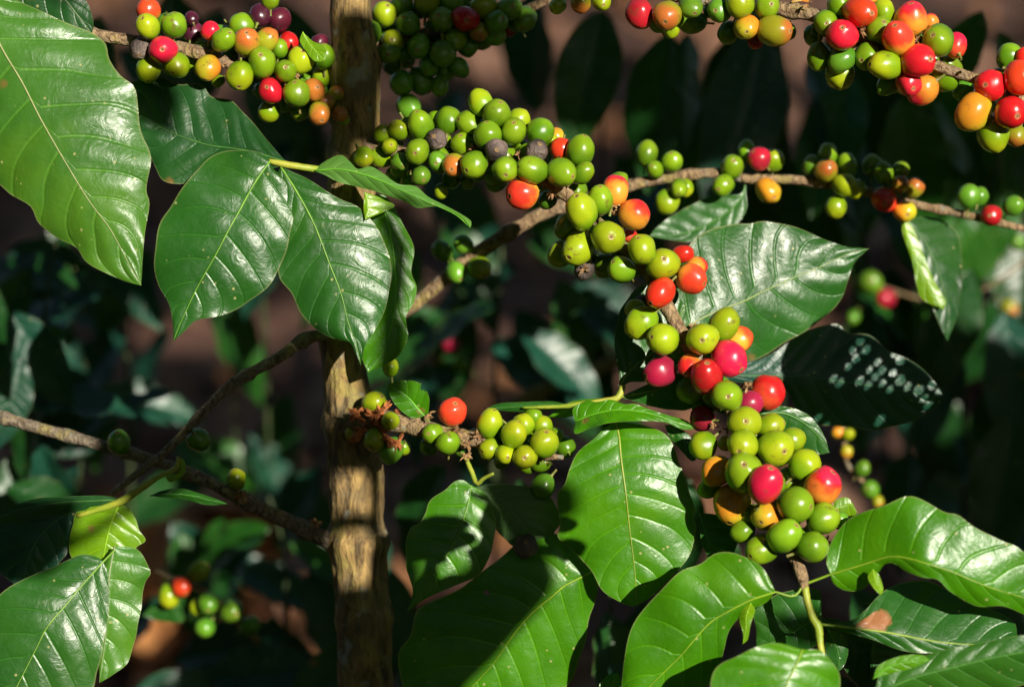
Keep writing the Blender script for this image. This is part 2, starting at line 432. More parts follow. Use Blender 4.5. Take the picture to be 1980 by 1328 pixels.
def cherries(parent, path, zones, spread=55, lit=True, relax=True, zoff=0):
    """zones: {zone: [(zx, zy, r, class, [tx, ty | 'b' | 'f'])...]}; path: (x, y, z, r) of the twig they sit on"""
    tp = catmull(path, 160)
    items = []
    for zn, lst in zones.items():
        ox, oy = ZO[zn]
        for it in lst:
            x, y, r, c = ox+it[0]/3, oy+it[1]/3, it[2]/3, it[3]
            ex = it[4:]; tip = None; lay = 0
            nums = [e for e in ex if not isinstance(e, str)]
            if len(nums) == 2: tip = nums
            if 'b' in ex: lay = 1
            if 'f' in ex: lay = -1
            d = np.hypot(tp[:, 0]-x, tp[:, 1]-y); i = int(np.argmin(d))
            dd = d[i]; base = tp[i, 2]
            dep = math.sqrt(max(0, spread**2-dd**2))
            zz = base+zoff+(dep*0.55+14 if lay > 0 else (-dep*0.75-10 if lay < 0 else -dep*0.5))
            items.append([x, y, zz, r, c, tip, i, dd])
    n = len(items)
    if relax:
        for _ in range(80):
            for a in range(n):
                A = items[a]
                for b in range(a+1, n):
                    B = items[b]
                    d2 = (A[0]-B[0])**2+(A[1]-B[1])**2; s = 0.97*(A[3]+B[3])
                    if d2 < s*s:
                        need = math.sqrt(s*s-d2); dz = B[2]-A[2]
                        if abs(dz) < need:
                            mv = min(3.0, (need-abs(dz))*0.5); sg = 1 if dz > 0 else -1
                            A[2] -= sg*mv; B[2] += sg*mv
    for x, y, z, r, c, tip, i, dd in items:
        o = bpy.data.objects.new('cherry', CM[c, random.randrange(6)]); COL.objects.link(o)
        w = P(x, y, z)
        if tip:
            tx, ty = tip; tz = math.sqrt(max(0.02, 1-tx*tx-ty*ty)); v = RV*tx-UV_*ty-FV*tz
        else:
            v = w-P(*tp[i, :3])
            v = v.normalized()+Vector((random.uniform(-.5, .5), random.uniform(-.5, .5), random.uniform(-.5, .5)))
        rot = v.normalized().to_track_quat('Z', 'Y') @ Quaternion((0, 0, 1), random.uniform(0, 6.28))
        o.rotation_mode = 'QUATERNION'; o.rotation_quaternion = rot
        o.location = w-LOC[parent]; o.parent = parent; s = r*scale_at(z)*1.08
        o.scale = (s*random.uniform(.93, 1.04), s*random.uniform(.93, 1.04), s*random.uniform(.95, 1.0)); LOC[o] = w
        if c in CLAB: o['label'] = CLAB[c]
        if lit and c != 'G': LIT.extend([w, w+UV_*s*.8, w-UV_*s*.8, w+RV*s*.8, w-RV*s*.8])
    return items
def fill_cherries(parent, items, n, path, seed=1, dz=(25, 70), name='cherry', cls='GGGg', sep=0.72):
    """the shaded cherries packed behind the front ones: one mesh"""
    r0 = random.Random(seed); out = []; obs = []; k = 0
    tp = catmull(path, 160)
    while len(out) < n and k < n*40:
        k += 1
        it = items[r0.randrange(len(items))]
        x = it[0]+r0.gauss(0, 22); y = it[1]+r0.gauss(0, 22)
        d = np.hypot(tp[:, 0]-x, tp[:, 1]-y); i = int(np.argmin(d))
        if d[i] > 62: continue
        # only between neighbours, never past the cluster's own outline
        near = [math.atan2(o[1]-y, o[0]-x) for o in items if math.hypot(o[0]-x, o[1]-y) < 60]
        if len(near) < 3: continue
        near.sort(); gap = max((near[(j+1) % len(near)]-near[j]) % 6.2832 for j in range(len(near)))
        if gap > 3.3: continue
        z = tp[i, 2]+r0.uniform(*dz); r = r0.uniform(17, 24)
        if any((x-o[0])**2+(y-o[1])**2+(z-o[2])**2 < ((r+o[3])*sep)**2 for o in items): continue
        if any((x-o[0])**2+(y-o[1])**2+(z-o[2])**2 < (2*r*sep)**2 for o in out): continue
        out.append((x, y, z, r))
        o = bpy.data.objects.new(name, CM[cls[r0.randrange(len(cls))], r0.randrange(6)]); COL.objects.link(o)
        o.rotation_mode = 'QUATERNION'; o.rotation_quaternion = Vector((r0.uniform(-1, 1), r0.uniform(-1, 1), r0.uniform(-1, 1))).to_track_quat('Z', 'Y')
        w = P(x, y, z); s = r*scale_at(z); o.location = w-LOC[parent]; o.parent = parent; o.scale = (s, s, s); LOC[o] = w; obs.append(o)
    return obs
def merge_cherries(parent, obs, name='cherry_mass'):
    """the half-hidden rest of a crowded branch as one part of kind stuff"""
    V, Fc, mi, mats = [], [], [], []
    for o in obs:
        me = o.data; off = len(V); mt = Matrix.Translation(LOC[o]) @ o.rotation_quaternion.to_matrix().to_4x4() @ Matrix.Diagonal((*o.scale, 1))
        V += [mt @ v.co for v in me.vertices]
        ix = []
        for m_ in me.materials:
            if m_ not in mats: mats.append(m_)
            ix.append(mats.index(m_))
        for p in me.polygons: Fc.append(tuple(k+off for k in p.vertices)); mi.append(ix[p.material_index])
        bpy.data.objects.remove(o)
    r = add(name, V, Fc, mats, parent, matidx=mi); r['kind'] = 'stuff'; r['label'] = 'shaded cherries packed behind the front ones'
    return r
def bracts(parent, spots, mat=None, name='dried_bract', size=9, n=7, seed=3):
    """small crumpled remains of flowers at the nodes, one mesh per node"""
    r0 = random.Random(seed)
    for x, y, z in spots:
        g = Geo(); c = P(x, y, z); s = size*scale_at(z)
        prev = c
        for k in range(n):
            d = Vector((r0.uniform(-1, 1), r0.uniform(-1, .4), r0.uniform(-1, 1))).normalized()
            e = Vector((r0.uniform(-1, 1), r0.uniform(-1, 1), r0.uniform(-1, 1))).cross(d).normalized()
            f = d.cross(e)
            L = s*r0.uniform(.7, 1.7); w = s*r0.uniform(.25, .5)
            b = c+d*s*0.1
            pts = [b-e*w*.5-f*w*.3, b+e*w*.5-f*w*.3, b+f*w*.5, b+d*L*.6-e*w*.7, b+d*L*.6+e*w*.6+f*w*.4, b+d*L*.55+f*w*.9, b+d*L+f*w*r0.uniform(-.6, .6)]
            g.add(pts, [(0, 1, 4, 3), (1, 2, 5, 4), (2, 0, 3, 5), (3, 4, 6), (4, 5, 6), (5, 3, 6), (2, 1, 0)])
        add(name, g.v, g.f, mat or M_BRACT, parent, origin=c, smooth=False)

BRIGHT = (0.058, 0.225, 0.002); MATURE = (0.023, 0.115, 0.013); DEEP = (0.015, 0.078, 0.016); LIME = (0.16, 0.33, 0.006); TEAL = (0.014, 0.078, 0.050)  # TEAL: bluish old-leaf green, with the sky's sheen put into the colour
# ------------------------------------------------------------------ setting
def ground_z(x, y): return 0.03*math.sin(x*1.7+1)*math.cos(y*1.3)+0.02*math.sin(x*5.1)*math.sin(y*4.3)
gx = np.concatenate([np.linspace(-60, -6, 10), np.linspace(-5, 5, 60), np.linspace(6, 60, 10)])
gy = np.concatenate([np.linspace(-12, -1, 8), np.linspace(-0.5, 12, 70), np.linspace(13, 90, 10)])
gv = [(x, y, ground_z(x, y)) for y in gy for x in gx]
gf = [(j*len(gx)+i, j*len(gx)+i+1, (j+1)*len(gx)+i+1, (j+1)*len(gx)+i) for j in range(len(gy)-1) for i in range(len(gx)-1)]
tag(add('ground', gv, gf, M_GROUND), kind='structure')
def ground_hit(px, py):
    d = (P(px, py, 0)-CAM).normalized()
    return CAM+d*(CAM.z/-d.z)
def dry_leaf_geo(c, size, rot, tilt, r0):
    """curled dry leaf, 5x3 grid"""
    V = []; q = Matrix.Rotation(rot, 3, 'Z') @ Matrix.Rotation(tilt, 3, 'X')
    cu = r0.uniform(-.5, .9)
    for i in range(6):
        t = i/5; w = 0.30*math.sin(math.pi*(0.06+0.9*t))
        for s in (-1, 0, 1):
            p = Vector((s*w, t-0.5, cu*(abs(s)*w)*0.9+0.18*math.sin(t*4+cu*5)+r0.uniform(-.02, .02)))
            V.append(c+q @ (p*size))
    F_ = [(i*3+j, i*3+j+1, (i+1)*3+j+1, (i+1)*3+j) for i in range(5) for j in range(2)]
    return V, F_
g = Geo(); r0 = random.Random(11)
for k in range(2600):
    y = 1.6+9*r0.random()**1.6; x = r0.uniform(-1, 1)*(0.5+0.30*y)
    g.add(*dry_leaf_geo(Vector((x, y, ground_z(x, y)+0.02)), r0.uniform(.05, .15), r0.uniform(0, 6.3), r0.uniform(-.5, .5), r0))
tag(add('leaf_litter', g.v, g.f, M_LITTER), 'brown fallen leaves strewn over the shaded soil', 'leaf litter', kind='stuff')
LITG = [ground_hit(x, y) for x, y in ((300, 650), (360, 640), (420, 645), (480, 640), (560, 625), (610, 610), (955, 725), (1000, 130), (545, 880), (1730, 900), (40, 400))]
DRY = []
for (px, py, sz, lab) in ((335, 1245, .26, 'large curled orange brown dead leaf on the ground at lower left'), (545, 1270, .15, 'small orange dead leaf on the ground left of the trunk base'), (405, 1240, .10, 'dead brown leaf lying between the two orange ones on the soil')):
    h = ground_hit(px, py); gg = Geo(); rr = random.Random(px)
    for k in range(5 if sz > .15 else 3):
        gg.add(*dry_leaf_geo(h+Vector((rr.uniform(-.4, .4)*sz, rr.uniform(-.3, .3)*sz, 0.06+0.012*k)), sz*rr.uniform(.6, .95), rr.uniform(0, 6.3), rr.uniform(.5, 1.1), rr))
    o = add('dead_leaf', gg.v, gg.f, M_ORANGE, origin=h); tag(o, lab, 'dead leaf', 'dead leaves on the ground'); LITG.append(h)

# ------------------------------------------------------------------ the coffee tree in the middle
TR = [(672, -260, 60, 36), (678, 0, 105, 39), (688, 200, 140, 48), (682, 330, 160, 46), (672, 520, 175, 42), (664, 680, 180, 41), (676, 800, 190, 46), (688, 920, 200, 52), (692, 1060, 215, 52), (702, 1200, 235, 52), (708, 1328, 250, 53)]
foot = P(720, 1328, 252); 
tree = thing('coffee_tree', 'coffee tree with an upright sun-dappled bark trunk and bare side limbs', 'tree', (foot.x+0.02, foot.y+0.05, 0))
r = catmull(TR, 230); path = [P(*q[:3]) for q in r]; rad = [q[3]*scale_at(q[2]) for q in r]
last = path[-1]; end = LOC[tree]+Vector((0, 0, -0.05))
for i in range(1, 30):
    t = i/29; path.append(last.lerp(end, t)); rad.append(rad[229]*(1+0.15*t+0.8*max(0, t-.85)/.15))
for i in range(len(path)):     # swollen old nodes and branch scars
    for ky, ka in ((300, .16), (655, .2), (815, .2), (1045, .22), (1190, .12), (120, .14)):
        f = to_photo(path[i])
        if f and i < 230: rad[i] *= 1+ka*math.exp(-((f[1]-ky)/26)**2)
V, Fc = tube_geo(path, rad, 44, 0.0, seed=4)
V2 = []
for i, v in enumerate(V):
    ax = path[min(i//44, len(path)-1)]; d = v-ax
    s_ = Vector((v.x*160, v.y*160, v.z*26)); s2 = Vector((v.x*60, v.y*60, v.z*45)); s3 = Vector((v.x*330, v.y*330, v.z*150))
    k = 0.11*mnoise.noise(s2)+0.11*(abs(mnoise.noise(s_))-.25)+0.05*mnoise.noise(s3)
    V2.append(ax+d*(1+k))
V = V2
trunk = add('trunk', V, Fc, M_TRUNK, tree)
def limb(pts, mat=M_TWIG, n=50, seed=2, name='branch', lump=.12):
    return twig(name, tree, pts, mat, n, 10, True, lump, seed)
b1 = limb([(672, 690, 178, 11.2), (652, 662, 160, 12.0), (622, 650, 140, 11.2), (590, 655, 128, 12.0), (540, 690, 120, 11.2), (450, 742, 118, 10.4), (385, 805, 118, 8.8), (325, 868, 120, 8.0), (270, 912, 120, 7.2), (215, 955, 124, 5.6)], M_GREYTWIG, seed=5)
b2 = limb([(672, 1062, 212, 20.8), (630, 1042, 200, 16.8), (540, 1000, 180, 15.2), (465, 962, 160, 13.6), (400, 930, 165, 12.0), (335, 903, 180, 11.2), (285, 886, 195, 11.2), (220, 868, 205, 11.2), (150, 848, 210, 11.2), (70, 826, 215, 11.2), (0, 805, 220, 11.2), (-120, 770, 230, 10.4)], M_GREYTWIG, seed=6)
# the stub with the rusty cluster
FP = [(672, 812, 165, 24), (715, 812, 125, 23), (760, 816, 105, 20), (830, 830, 90, 15), (885, 846, 80, 19), (930, 852, 70, 13), (1000, 878, 62, 8), (1090, 884, 55, 5)]
b3 = limb(FP, seed=8)
IF = cherries(b3, FP, {5: [(190,1010,65,'l'),(285,1110,50,'l','f'),(65,1185,45,'k'),(190,1220,62,'l','f'),(290,1280,65,'G','b'),(360,1270,40,'l','b'),
  (645,1060,76,'o',.2,-.6),(530,1185,58,'g'),(620,1240,62,'g',0,-.8,'f'),(510,1260,50,'G','b'),(860,1130,70,'l'),(910,1160,45,'g','b'),(1000,1190,70,'l','f'),
  (1055,1135,60,'l'),(1165,1145,58,'l','b'),(1180,1240,76,'l',.1,-.8,'f'),(865,1275,60,'l',-.7,.2),(950,1305,55,'l'),(1065,1320,68,'l','f'),(1300,1260,60,'g','b')],
  8: [(1170,160,70,'G','b'),(930,20,40,'g','b'),(690,-1290+1290-40,30,'G','b')]}, spread=48)
fill_cherries(b3, [q for q in IF if q[0] > 900], 10, FP, 17, (0, 35), cls='gGl', sep=0.75)
bracts(b3, [(885, 835, 55), (905, 860, 50), (925, 842, 50), (900, 880, 55), (830, 800, 70)], size=11, n=9)
bracts(b3, [(720, 800, 85), (735, 822, 78), (700, 830, 88), (750, 845, 82), (762, 800, 90), (770, 855, 90), (690, 800, 95), (738, 795, 82)], M_RUST, 'rusty_crust', 17, 11, 5)
cherries(b2, [(a, b, c, d) for a, b, c, d in [(630,1042,200,21),(465,962,160,17),(400,930,165,15),(285,886,195,14),(150,848,210,14)]], {7: [(1370,120,55,'l',-.1,-.9)], 4: [(690,1240,62,'G','f')]}, spread=40)
cherries(b1, [(450,742,118,13),(385,805,118,11),(325,868,120,10)], {4: [(1150,1220,66,'G','b')]}, spread=40)
bracts(b2, [(462, 962, 140), (472, 958, 140), (612, 1012, 178)], size=12, n=9)
cherries(b3, FP, {5: [(1110,1085,50,'g','b'),(930,1210,55,'g','b'),(1100,1240,50,'G','b'),(1240,1200,48,'l','b'),(1000,1290,50,'g','b'),(780,1200,45,'G','b'),(1180,1310,50,'G','b')]}, spread=48)
cherries(b3, FP, {5: [(285,800,48,'l')]}, spread=40, zoff=20)
leaf(b3, [(830,815),(808,790),(785,765),(750,742)], [(815,812),(790,805),(765,783),(752,760)], [(828,800),(830,770),(815,742),(780,735)], (88, 70), .1, -.2, BRIGHT, N=6, q=1.5, holes=[(822,748,8)])

# ------------------------------------------------------------------ the laden diagonal branch in front
AP = [(690, 285, 120, 12), (740, 290, 100, 12), (850, 310, 70, 13), (960, 320, 45, 13), (1060, 352, 25, 14), (1110, 388, 15, 13), (1180, 455, 5, 12), (1250, 525, -2, 12), (1290, 595, -8, 15), (1325, 655, -14, 14), (1385, 735, -22, 12), (1430, 830, -32, 11), (1475, 930, -58, 11), (1515, 1030, -98, 11), (1540, 1085, -128, 11)]
A = thing('coffee_branch', 'laden coffee branch running diagonally through the middle, thick with green and red cherries', 'branch', P(690, 285, 120), 'coffee branches bearing cherries')
twig('twig', A, AP, M_TWIG, 110, 12, True, .1, 3)
za = {2: [(240,775,45,'l'),(330,755,55,'l'),(460,730,75,'g',-.2,-.8,'f'),(280,850,45,'l'),(540,690,40,'l','b'),(620,700,68,'g'),(750,720,75,'g',-.8,-.25),(810,600,70,'l'),(900,660,75,'g',.3,-.75,'f'),
 (1030,700,62,'l','b'),(1000,765,72,'g',0,-.6,'f'),(850,790,75,'g'),(1155,765,74,'g'),(1245,790,45,'y','b'),(945,775,40,'g','b'),(1215,830,45,'l','b'),(550,810,58,'b'),(900,870,66,'b','f'),(1130,880,64,'b','f'),
 (1275,865,62,'r',-.2,.8),(1385,880,78,'g','f'),(440,880,66,'g','f'),(130,910,52,'l'),(340,940,50,'G'),(560,935,55,'G'),(655,960,66,'k'),(770,955,78,'g','f'),(950,980,70,'g',.05,.55,'f'),(1110,985,77,'g',-.85,-.1,'f'),
 (1275,1000,78,'g',.7,.3,'f'),(1400,1005,58,'g'),(460,1020,55,'G'),(735,1060,40,'l','b'),(580,1110,40,'l','b'),(1050,1125,88,'o',-.8,.2,'f'),(310,1020,50,'G','b'),(900,1045,60,'G','b'),(690,840,50,'G','b'),(390,1050,45,'G','b'),(640,1040,50,'G','b'),(520,870,50,'G','b'),
 (1350,1110,70,'l','b'),(1195,1160,50,'G','b'),(1395,1225,90,'l',-.3,-.75,'f'),(1500,1165,75,'g','f'),(1585,1110,82,'o'),(1605,1045,45,'g','b'),(1700,1245,87,'o'),(1310,1310,65,'g')],
 5: [(1545,50,95,'l',.15,.0,'f'),(1375,110,90,'l',-.5,.5,'f'),(1275,140,70,'l','b'),(1640,130,55,'g','b'),(1745,120,82,'l',-.3,-.75,'f'),(1530,210,65,'g','b'),(1625,235,72,'g',-.6,-.5),(1865,205,90,'l',0,-.3,'f'),(1410,235,56,'b','b'),(1670,40,40,'r','b'),
 (1850,370,80,'r',-.6,.6,'f'),(1760,440,58,'b','b'),(1710,470,62,'l','b'),(1740,545,82,'l'),(1865,640,85,'l','f'),(1850,830,88,'d','f')],
 6: [(0,145,50,'r'),(80,220,55,'o','b'),(50,290,86,'o',.75,.3,'f'),(115,635,88,'l',-.1,.1,'f'),(240,555,82,'l'),(320,640,82,'o','b'),(270,750,102,'r',.6,.6,'f'),(135,855,88,'d',0,-.7,'f'),(40,790,62,'o'),(50,930,80,'g','b'),(255,965,88,'g',0,.05,'f'),(390,1010,72,'d'),(495,945,96,'r'),
 (115,1100,65,'d','b'),(360,1120,90,'l'),(505,1140,70,'l'),(120,1255,74,'l'),(350,1250,85,'l'),(540,1270,100,'l','f'),(635,1220,68,'l','b'),(250,1240,45,'y','b')],
 9: [(200,75,88,'y'),(355,85,110,'g'),(480,150,102,'r',.2,-.8,'f'),(625,130,75,'l','b'),(710,40,92,'l','f'),(812,165,100,'o',.45,-.75,'f'),(290,265,105,'y',-.2,.85,'f'),(655,265,100,'g','f'),(480,335,78,'y'),(350,420,60,'g'),(588,450,88,'g',.6,-.6,'f'),(810,350,94,'g','f'),(460,525,82,'g'),(750,515,85,'g'),(910,360,50,'G','b'),(155,170,58,'g','b')]}
IA = cherries(A, AP, za, spread=64); print('A cherries', len(IA)); merge_cherries(A, fill_cherries(A, IA, 26, AP, 3)+fill_cherries(A, [q for q in IA if q[1] > 700 or q[0] < 1100], 26, AP, 9, (0, 30), cls='ggl', sep=0.8))
bracts(A, [(985, 312, 8), (1003, 300, 12), (915, 288, 40), (1190, 395, -5), (1185, 410, 0), (1345, 715, -55), (1440, 742, -50), (1445, 748, -50), (1380, 820, -20), (1405, 830, -30), (1130, 520, -10), (1068, 372, 5), (1255, 590, -8), (1340, 632, -20), (1420, 855, -50), (1600, 1045, -70)], size=9, n=8)
# leafy tip
twig('twig', A, [(1537, 1075, -129, 8), (1546, 1098, -134, 12), (1553, 1122, -140, 11), (1556, 1140, -142, 7)], M_TWIG, 16, 10, False, .05, 4)['label'] = 'pointed woody bud sheath'
twig('twig', A, [(1556, 1135, -142, 8), (1562, 1165, -146, 7), (1572, 1195, -152, 8), (1582, 1212, -154, 9), (1586, 1245, -158, 7), (1592, 1275, -162, 6)], M_GREENTWIG, 30, 8, False, .08, 4)['label'] = 'lime green growing tip'
leaf(A, [(1500,1144),(1453,1159),(1413,1179),(1373,1203),(1340,1239),(1320,1263),(1293,1290),(1253,1330),(1215,1380)],
     [(1492,1127),(1475,1098),(1447,1078),(1413,1068),(1380,1071),(1353,1089),(1320,1103),(1287,1129),(1253,1169),(1223,1206),(1210,1259),(1203,1303),(1203,1345)],
     [(1480,1165),(1440,1185),(1412,1215),(1400,1255),(1385,1300),(1345,1345),(1270,1385)], (-148, -132, -105), (.05, .22), .45, BRIGHT, N=8, q=4, wav=7, cup=.25, petiole=[(1555,1128,-142),(1535,1152,-146)], rib=3.4, ribcol=(.22,.36,.02))
leaf(A, [(1606,1110),(1653,1096),(1685,1086),(1717,1076),(1750,1078),(1787,1088),(1840,1105),(1887,1125),(1937,1143),(1980,1155),(2060,1185)],
     [(1598,1085),(1608,1045),(1637,1008),(1673,987),(1717,974),(1757,959),(1787,966),(1827,991),(1853,996),(1887,1019),(1937,1046),(1970,1058),(2010,1100)],
     [(1610,1125),(1632,1141),(1663,1141),(1692,1116),(1710,1092),(1727,1088),(1753,1104),(1787,1117),(1813,1120),(1840,1145),(1887,1171),(1937,1171),(1975,1185),(2030,1205)], (-150, -180, -225, -215, -180), (.45, .25, .1, .2), (.3, .5, .5, .35), BRIGHT, N=9, q=4, wav=6, petiole=[(1558,1128,-142),(1580,1120,-146)], rib=3.4, ribcol=(.22,.36,.02))
leaf(A, [(1583,1206),(1620,1210),(1667,1216),(1720,1223),(1787,1236),(1840,1243),(1903,1244),(1967,1229)],
     [(1640,1200),(1672,1180),(1700,1150),(1745,1125),(1800,1125),(1860,1150),(1920,1180),(1960,1200)],
     [(1620,1218),(1687,1236),(1747,1258),(1803,1262),(1870,1258),(1930,1256)], (-152, -150, -145, -140), .55, .2, MATURE, N=9, q=4, wav=4, rib=3.6, ribcol=(.24,.36,.02), label='drooping leaf with an orange-brown scorch near its base')['scorch'] = 1.0
leaf(A, [(1588,1185),(1560,1206),(1507,1236),(1462,1250)], [(1582,1140),(1530,1140),(1480,1160),(1457,1180),(1462,1215)], [(1592,1225),(1575,1250),(1547,1256),(1507,1250)], (-60, -30), .2, -.1, MATURE, N=6, q=2.5)
leaf(A, [(1552,1255),(1540,1283),(1520,1326),(1500,1390)], [(1507,1243),(1470,1247),(1437,1263),(1393,1284),(1372,1325),(1400,1380)], [(1587,1258),(1615,1288),(1625,1325),(1590,1385)], (-270, -310), .12, .3, BRIGHT, N=6, q=3, wav=5, rib=3.4, ribcol=(.24,.38,.02))
leaf(A, [(1600,1215),(1612,1240),(1622,1265),(1622,1300)], [(1595,1240),(1600,1270)], [(1625,1225),(1640,1250),(1635,1280)], (-70, -60), .2, .2, MATURE, N=4, q=1.5, rib=1.5)
leaf(A, [(1690,1235),(1688,1270),(1692,1310),(1700,1370)], [(1683,1260),(1686,1320)], [(1740,1250),(1768,1280),(1770,1330)], (-20, -10), .2, .3, DEEP, N=6, q=2, rib=1.6, lit=False)
leaf(A, [(1452,1165),(1443,1190),(1442,1215),(1436,1245)], [(1430,1175),(1430,1200),(1437,1225)], [(1460,1180),(1452,1205),(1446,1235)], (-145, -135), .4, .4, LIME, N=3, q=1, rib=1.2)
leaf(A, [(1688,1100),(1692,1118),(1700,1138),(1703,1150)], [(1678,1115),(1688,1135)], [(1700,1112),(1708,1138)], (-190, -185), .2, .2, LIME, N=3, q=1, rib=1.2)
leaf(A, [(1610,985),(1625,980),(1645,975),(1658,990)], [(1615,968),(1640,962)], [(1622,998),(1648,1003)], (-30, -25), .2, .2, LIME, N=3, q=1, rib=1.2)
leaf(A, [(1470,800),(1520,800),(1570,830),(1605,875)], [(1510,785),(1560,800),(1590,835)], [(1480,840),(1530,865),(1575,878)], (20, 40), .1, .2, MATURE, N=5, q=2.5)
leaf(A, [(1352,990),(1365,1030),(1375,1065),(1385,1085)], [(1352,1010),(1357,1050),(1372,1080)], [(1400,1000),(1425,1040),(1415,1075)], (10, 5), .2, .2, MATURE, N=5, q=2)

leaf(A, [(1690,1345),(1760,1312),(1850,1288),(1950,1265),(2060,1250)], [(1705,1300),(1760,1275),(1830,1255),(1920,1238),(1990,1228)], [(1740,1350),(1850,1345),(1960,1330),(2040,1290)], (-220, -240), .3, .5, MATURE, N=8, q=4, wav=5, rib=2.4)
leaf(A, [(1688,1312),(1720,1288),(1760,1278),(1800,1275)], [(1700,1285),(1740,1268),(1780,1265)], [(1710,1305),(1760,1292)], (-235, -240), .2, .2, BRIGHT, N=5, q=2, rib=1.4)
leaf(A, [(1590,1195),(1640,1235),(1690,1290),(1720,1350)], [(1630,1200),(1690,1240),(1735,1300)], [(1600,1235),(1630,1290),(1680,1345)], (20, 60), .2, .2, DEEP, N=7, q=3.5, rib=1.8)
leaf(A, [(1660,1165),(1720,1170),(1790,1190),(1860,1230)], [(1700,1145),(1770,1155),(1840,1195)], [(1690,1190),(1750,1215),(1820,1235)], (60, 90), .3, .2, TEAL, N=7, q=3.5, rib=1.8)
leaf(A, [(1160,1345),(1185,1320),(1195,1300)], [(1160,1320),(1180,1302)], [(1185,1340),(1200,1320)], (-20, -20), .2, .2, BRIGHT, N=4, q=2, rib=1.2)
# ------------------------------------------------------------------ upper right branch
BP = [(1140, -40, 30, 12), (1330, -5, 30, 13), (1510, 18, 20, 14), (1580, 32, 5, 14), (1660, 68, -10, 13), (1760, 108, -20, 12), (1840, 138, -25, 11), (1890, 155, -25, 11), (1990, 200, -30, 10), (2080, 240, -35, 9)]
B = thing('coffee_branch', 'coffee branch across the upper right corner with mostly red and orange cherries', 'branch', P(1140, -40, 30), 'coffee branches bearing cherries')
twig('twig', B, BP, M_TWIG, 70, 12, True, .1, 12)
I_B = cherries(B, BP, {2: [(1730,80,80,'d'),(1890,90,80,'k','f'),(1910,165,50,'l','b'),(1255,35,45,'l'),(1390,15,60,'k'),(1510,10,50,'l')],
 3: [(45,40,65,'G'),(215,60,70,'G'),(330,20,82,'l',-.5,-.35,'f'),(490,40,70,'g'),(370,160,66,'y','f'),(265,190,62,'G','b'),(530,180,87,'k',.8,.1,'f'),(420,240,45,'d','b'),(615,185,45,'l','b'),(910,30,65,'g'),(1030,70,88,'r',.5,.2,'f'),(1165,70,64,'l'),(1080,0,45,'y','b'),
 (1325,115,96,'o',-.1,-.8,'f'),(1440,125,45,'o','b'),(830,135,72,'g'),(925,205,87,'r',-.1,-.35,'f'),(760,205,58,'G','b'),(1145,180,76,'g'),(1250,225,86,'o',-.3,-.6,'f'),(1485,235,84,'g',-.5,-.2,'f'),(1580,265,66,'r','b'),(1365,355,91,'r',.5,0,'f'),(790,330,66,'g'),(925,345,70,'G'),
 (1075,330,78,'g'),(1175,380,85,'l',-.9,0,'f'),(915,430,80,'l','b'),(1540,400,72,'l','b'),(1520,450,80,'l','b'),(1310,480,76,'o',.2,.5,'f'),(1390,520,82,'o','b'),(1190,490,56,'G','b'),(1895,330,72,'g'),(1790,495,88,'r'),(1950,455,90,'r',.2,-.1,'f'),(1975,330,42,'r'),(1905,655,92,'r',.2,.3,'f'),
 (1685,650,95,'y','f'),(1800,780,86,'l'),(1935,790,60,'k','b'),(1040,240,50,'d','b')]}, spread=62)
fill_cherries(B, I_B, 22, BP, 66)
bracts(B, [(1668, 62, -50), (1775, 78, -55), (1790, 72, -55), (1765, 88, -50), (1560, 8, -20)], size=9, n=9)
leaf(B, [(1570,-5),(1530,5),(1560,-20),(1545,-40)], [(1548,2),(1545,-10)], [(1560,5),(1558,-15)], (0, 0), .1, .1, (.5,.2,.03), N=3, q=1, rib=1)

# ------------------------------------------------------------------ slender branch behind
CP = [(740, 625, 410, 12), (800, 590, 390, 13), (870, 530, 370, 14), (940, 478, 350, 14), (1020, 428, 330, 14), (1090, 398, 320, 13), (1230, 356, 310, 11), (1370, 335, 310, 10), (1440, 345, 320, 9), (1560, 350, 330, 9), (1690, 374, 340, 9), (1780, 398, 345, 8), (1850, 412, 350, 8), (1930, 430, 360, 7), (2040, 460, 370, 6)]
C_ = thing('coffee_branch', 'thin coffee branch with sparse scattered cherries passing out of focus behind the laden one', 'branch', P(740, 625, 410), 'coffee branches bearing cherries')
twig('twig', C_, CP, M_TWIG, 80, 8, True, .1, 22)
cherries(C_, CP, {2: [(1770,890,60,'g'),(1920,940,58,'g'),(1820,985,50,'g'),(1890,1170,65,'l'),(1960,1090,50,'g')],
 3: [(20,1090,40,'l'),(285,970,68,'g'),(235,1075,60,'g'),(370,875,50,'g'),(445,920,65,'d'),(525,930,58,'l'),(495,1105,68,'y'),(830,990,65,'k'),(840,900,55,'g'),(745,960,50,'G'),(955,960,55,'g'),(940,1075,66,'l'),(1005,1100,55,'l'),(1100,960,55,'g'),(1165,1005,55,'g'),(1265,985,45,'g'),
 (1260,1070,50,'k'),(1345,1090,55,'k'),(890,1200,60,'l'),(1170,1160,70,'o'),(1285,1225,62,'y'),(1660,1140,62,'G'),(1720,1140,52,'G'),(1790,1250,60,'d'),(1920,1195,55,'G')], 5: [(585,125,55,'G'),(710,90,50,'G'),(665,250,60,'G'),(800,225,65,'l')]}, spread=50)
leaf(C_, [(1442,348),(1435,380),(1400,415),(1330,450),(1255,458)], [(1430,375),(1380,378),(1320,405),(1275,435)], [(1443,375),(1442,410),(1405,450),(1340,468)], (330, 310), .1, -.15, MATURE, N=7, q=3, rib=2)
leaf(C_, [(1748,425),(1755,460),(1775,510),(1795,550),(1815,590),(1825,598)], [(1745,450),(1765,510),(1772,550),(1785,580)], [(1765,440),(1785,490),(1805,540),(1828,580)], (345, 330), .2, .2, LIME, N=6, q=2, rib=2)
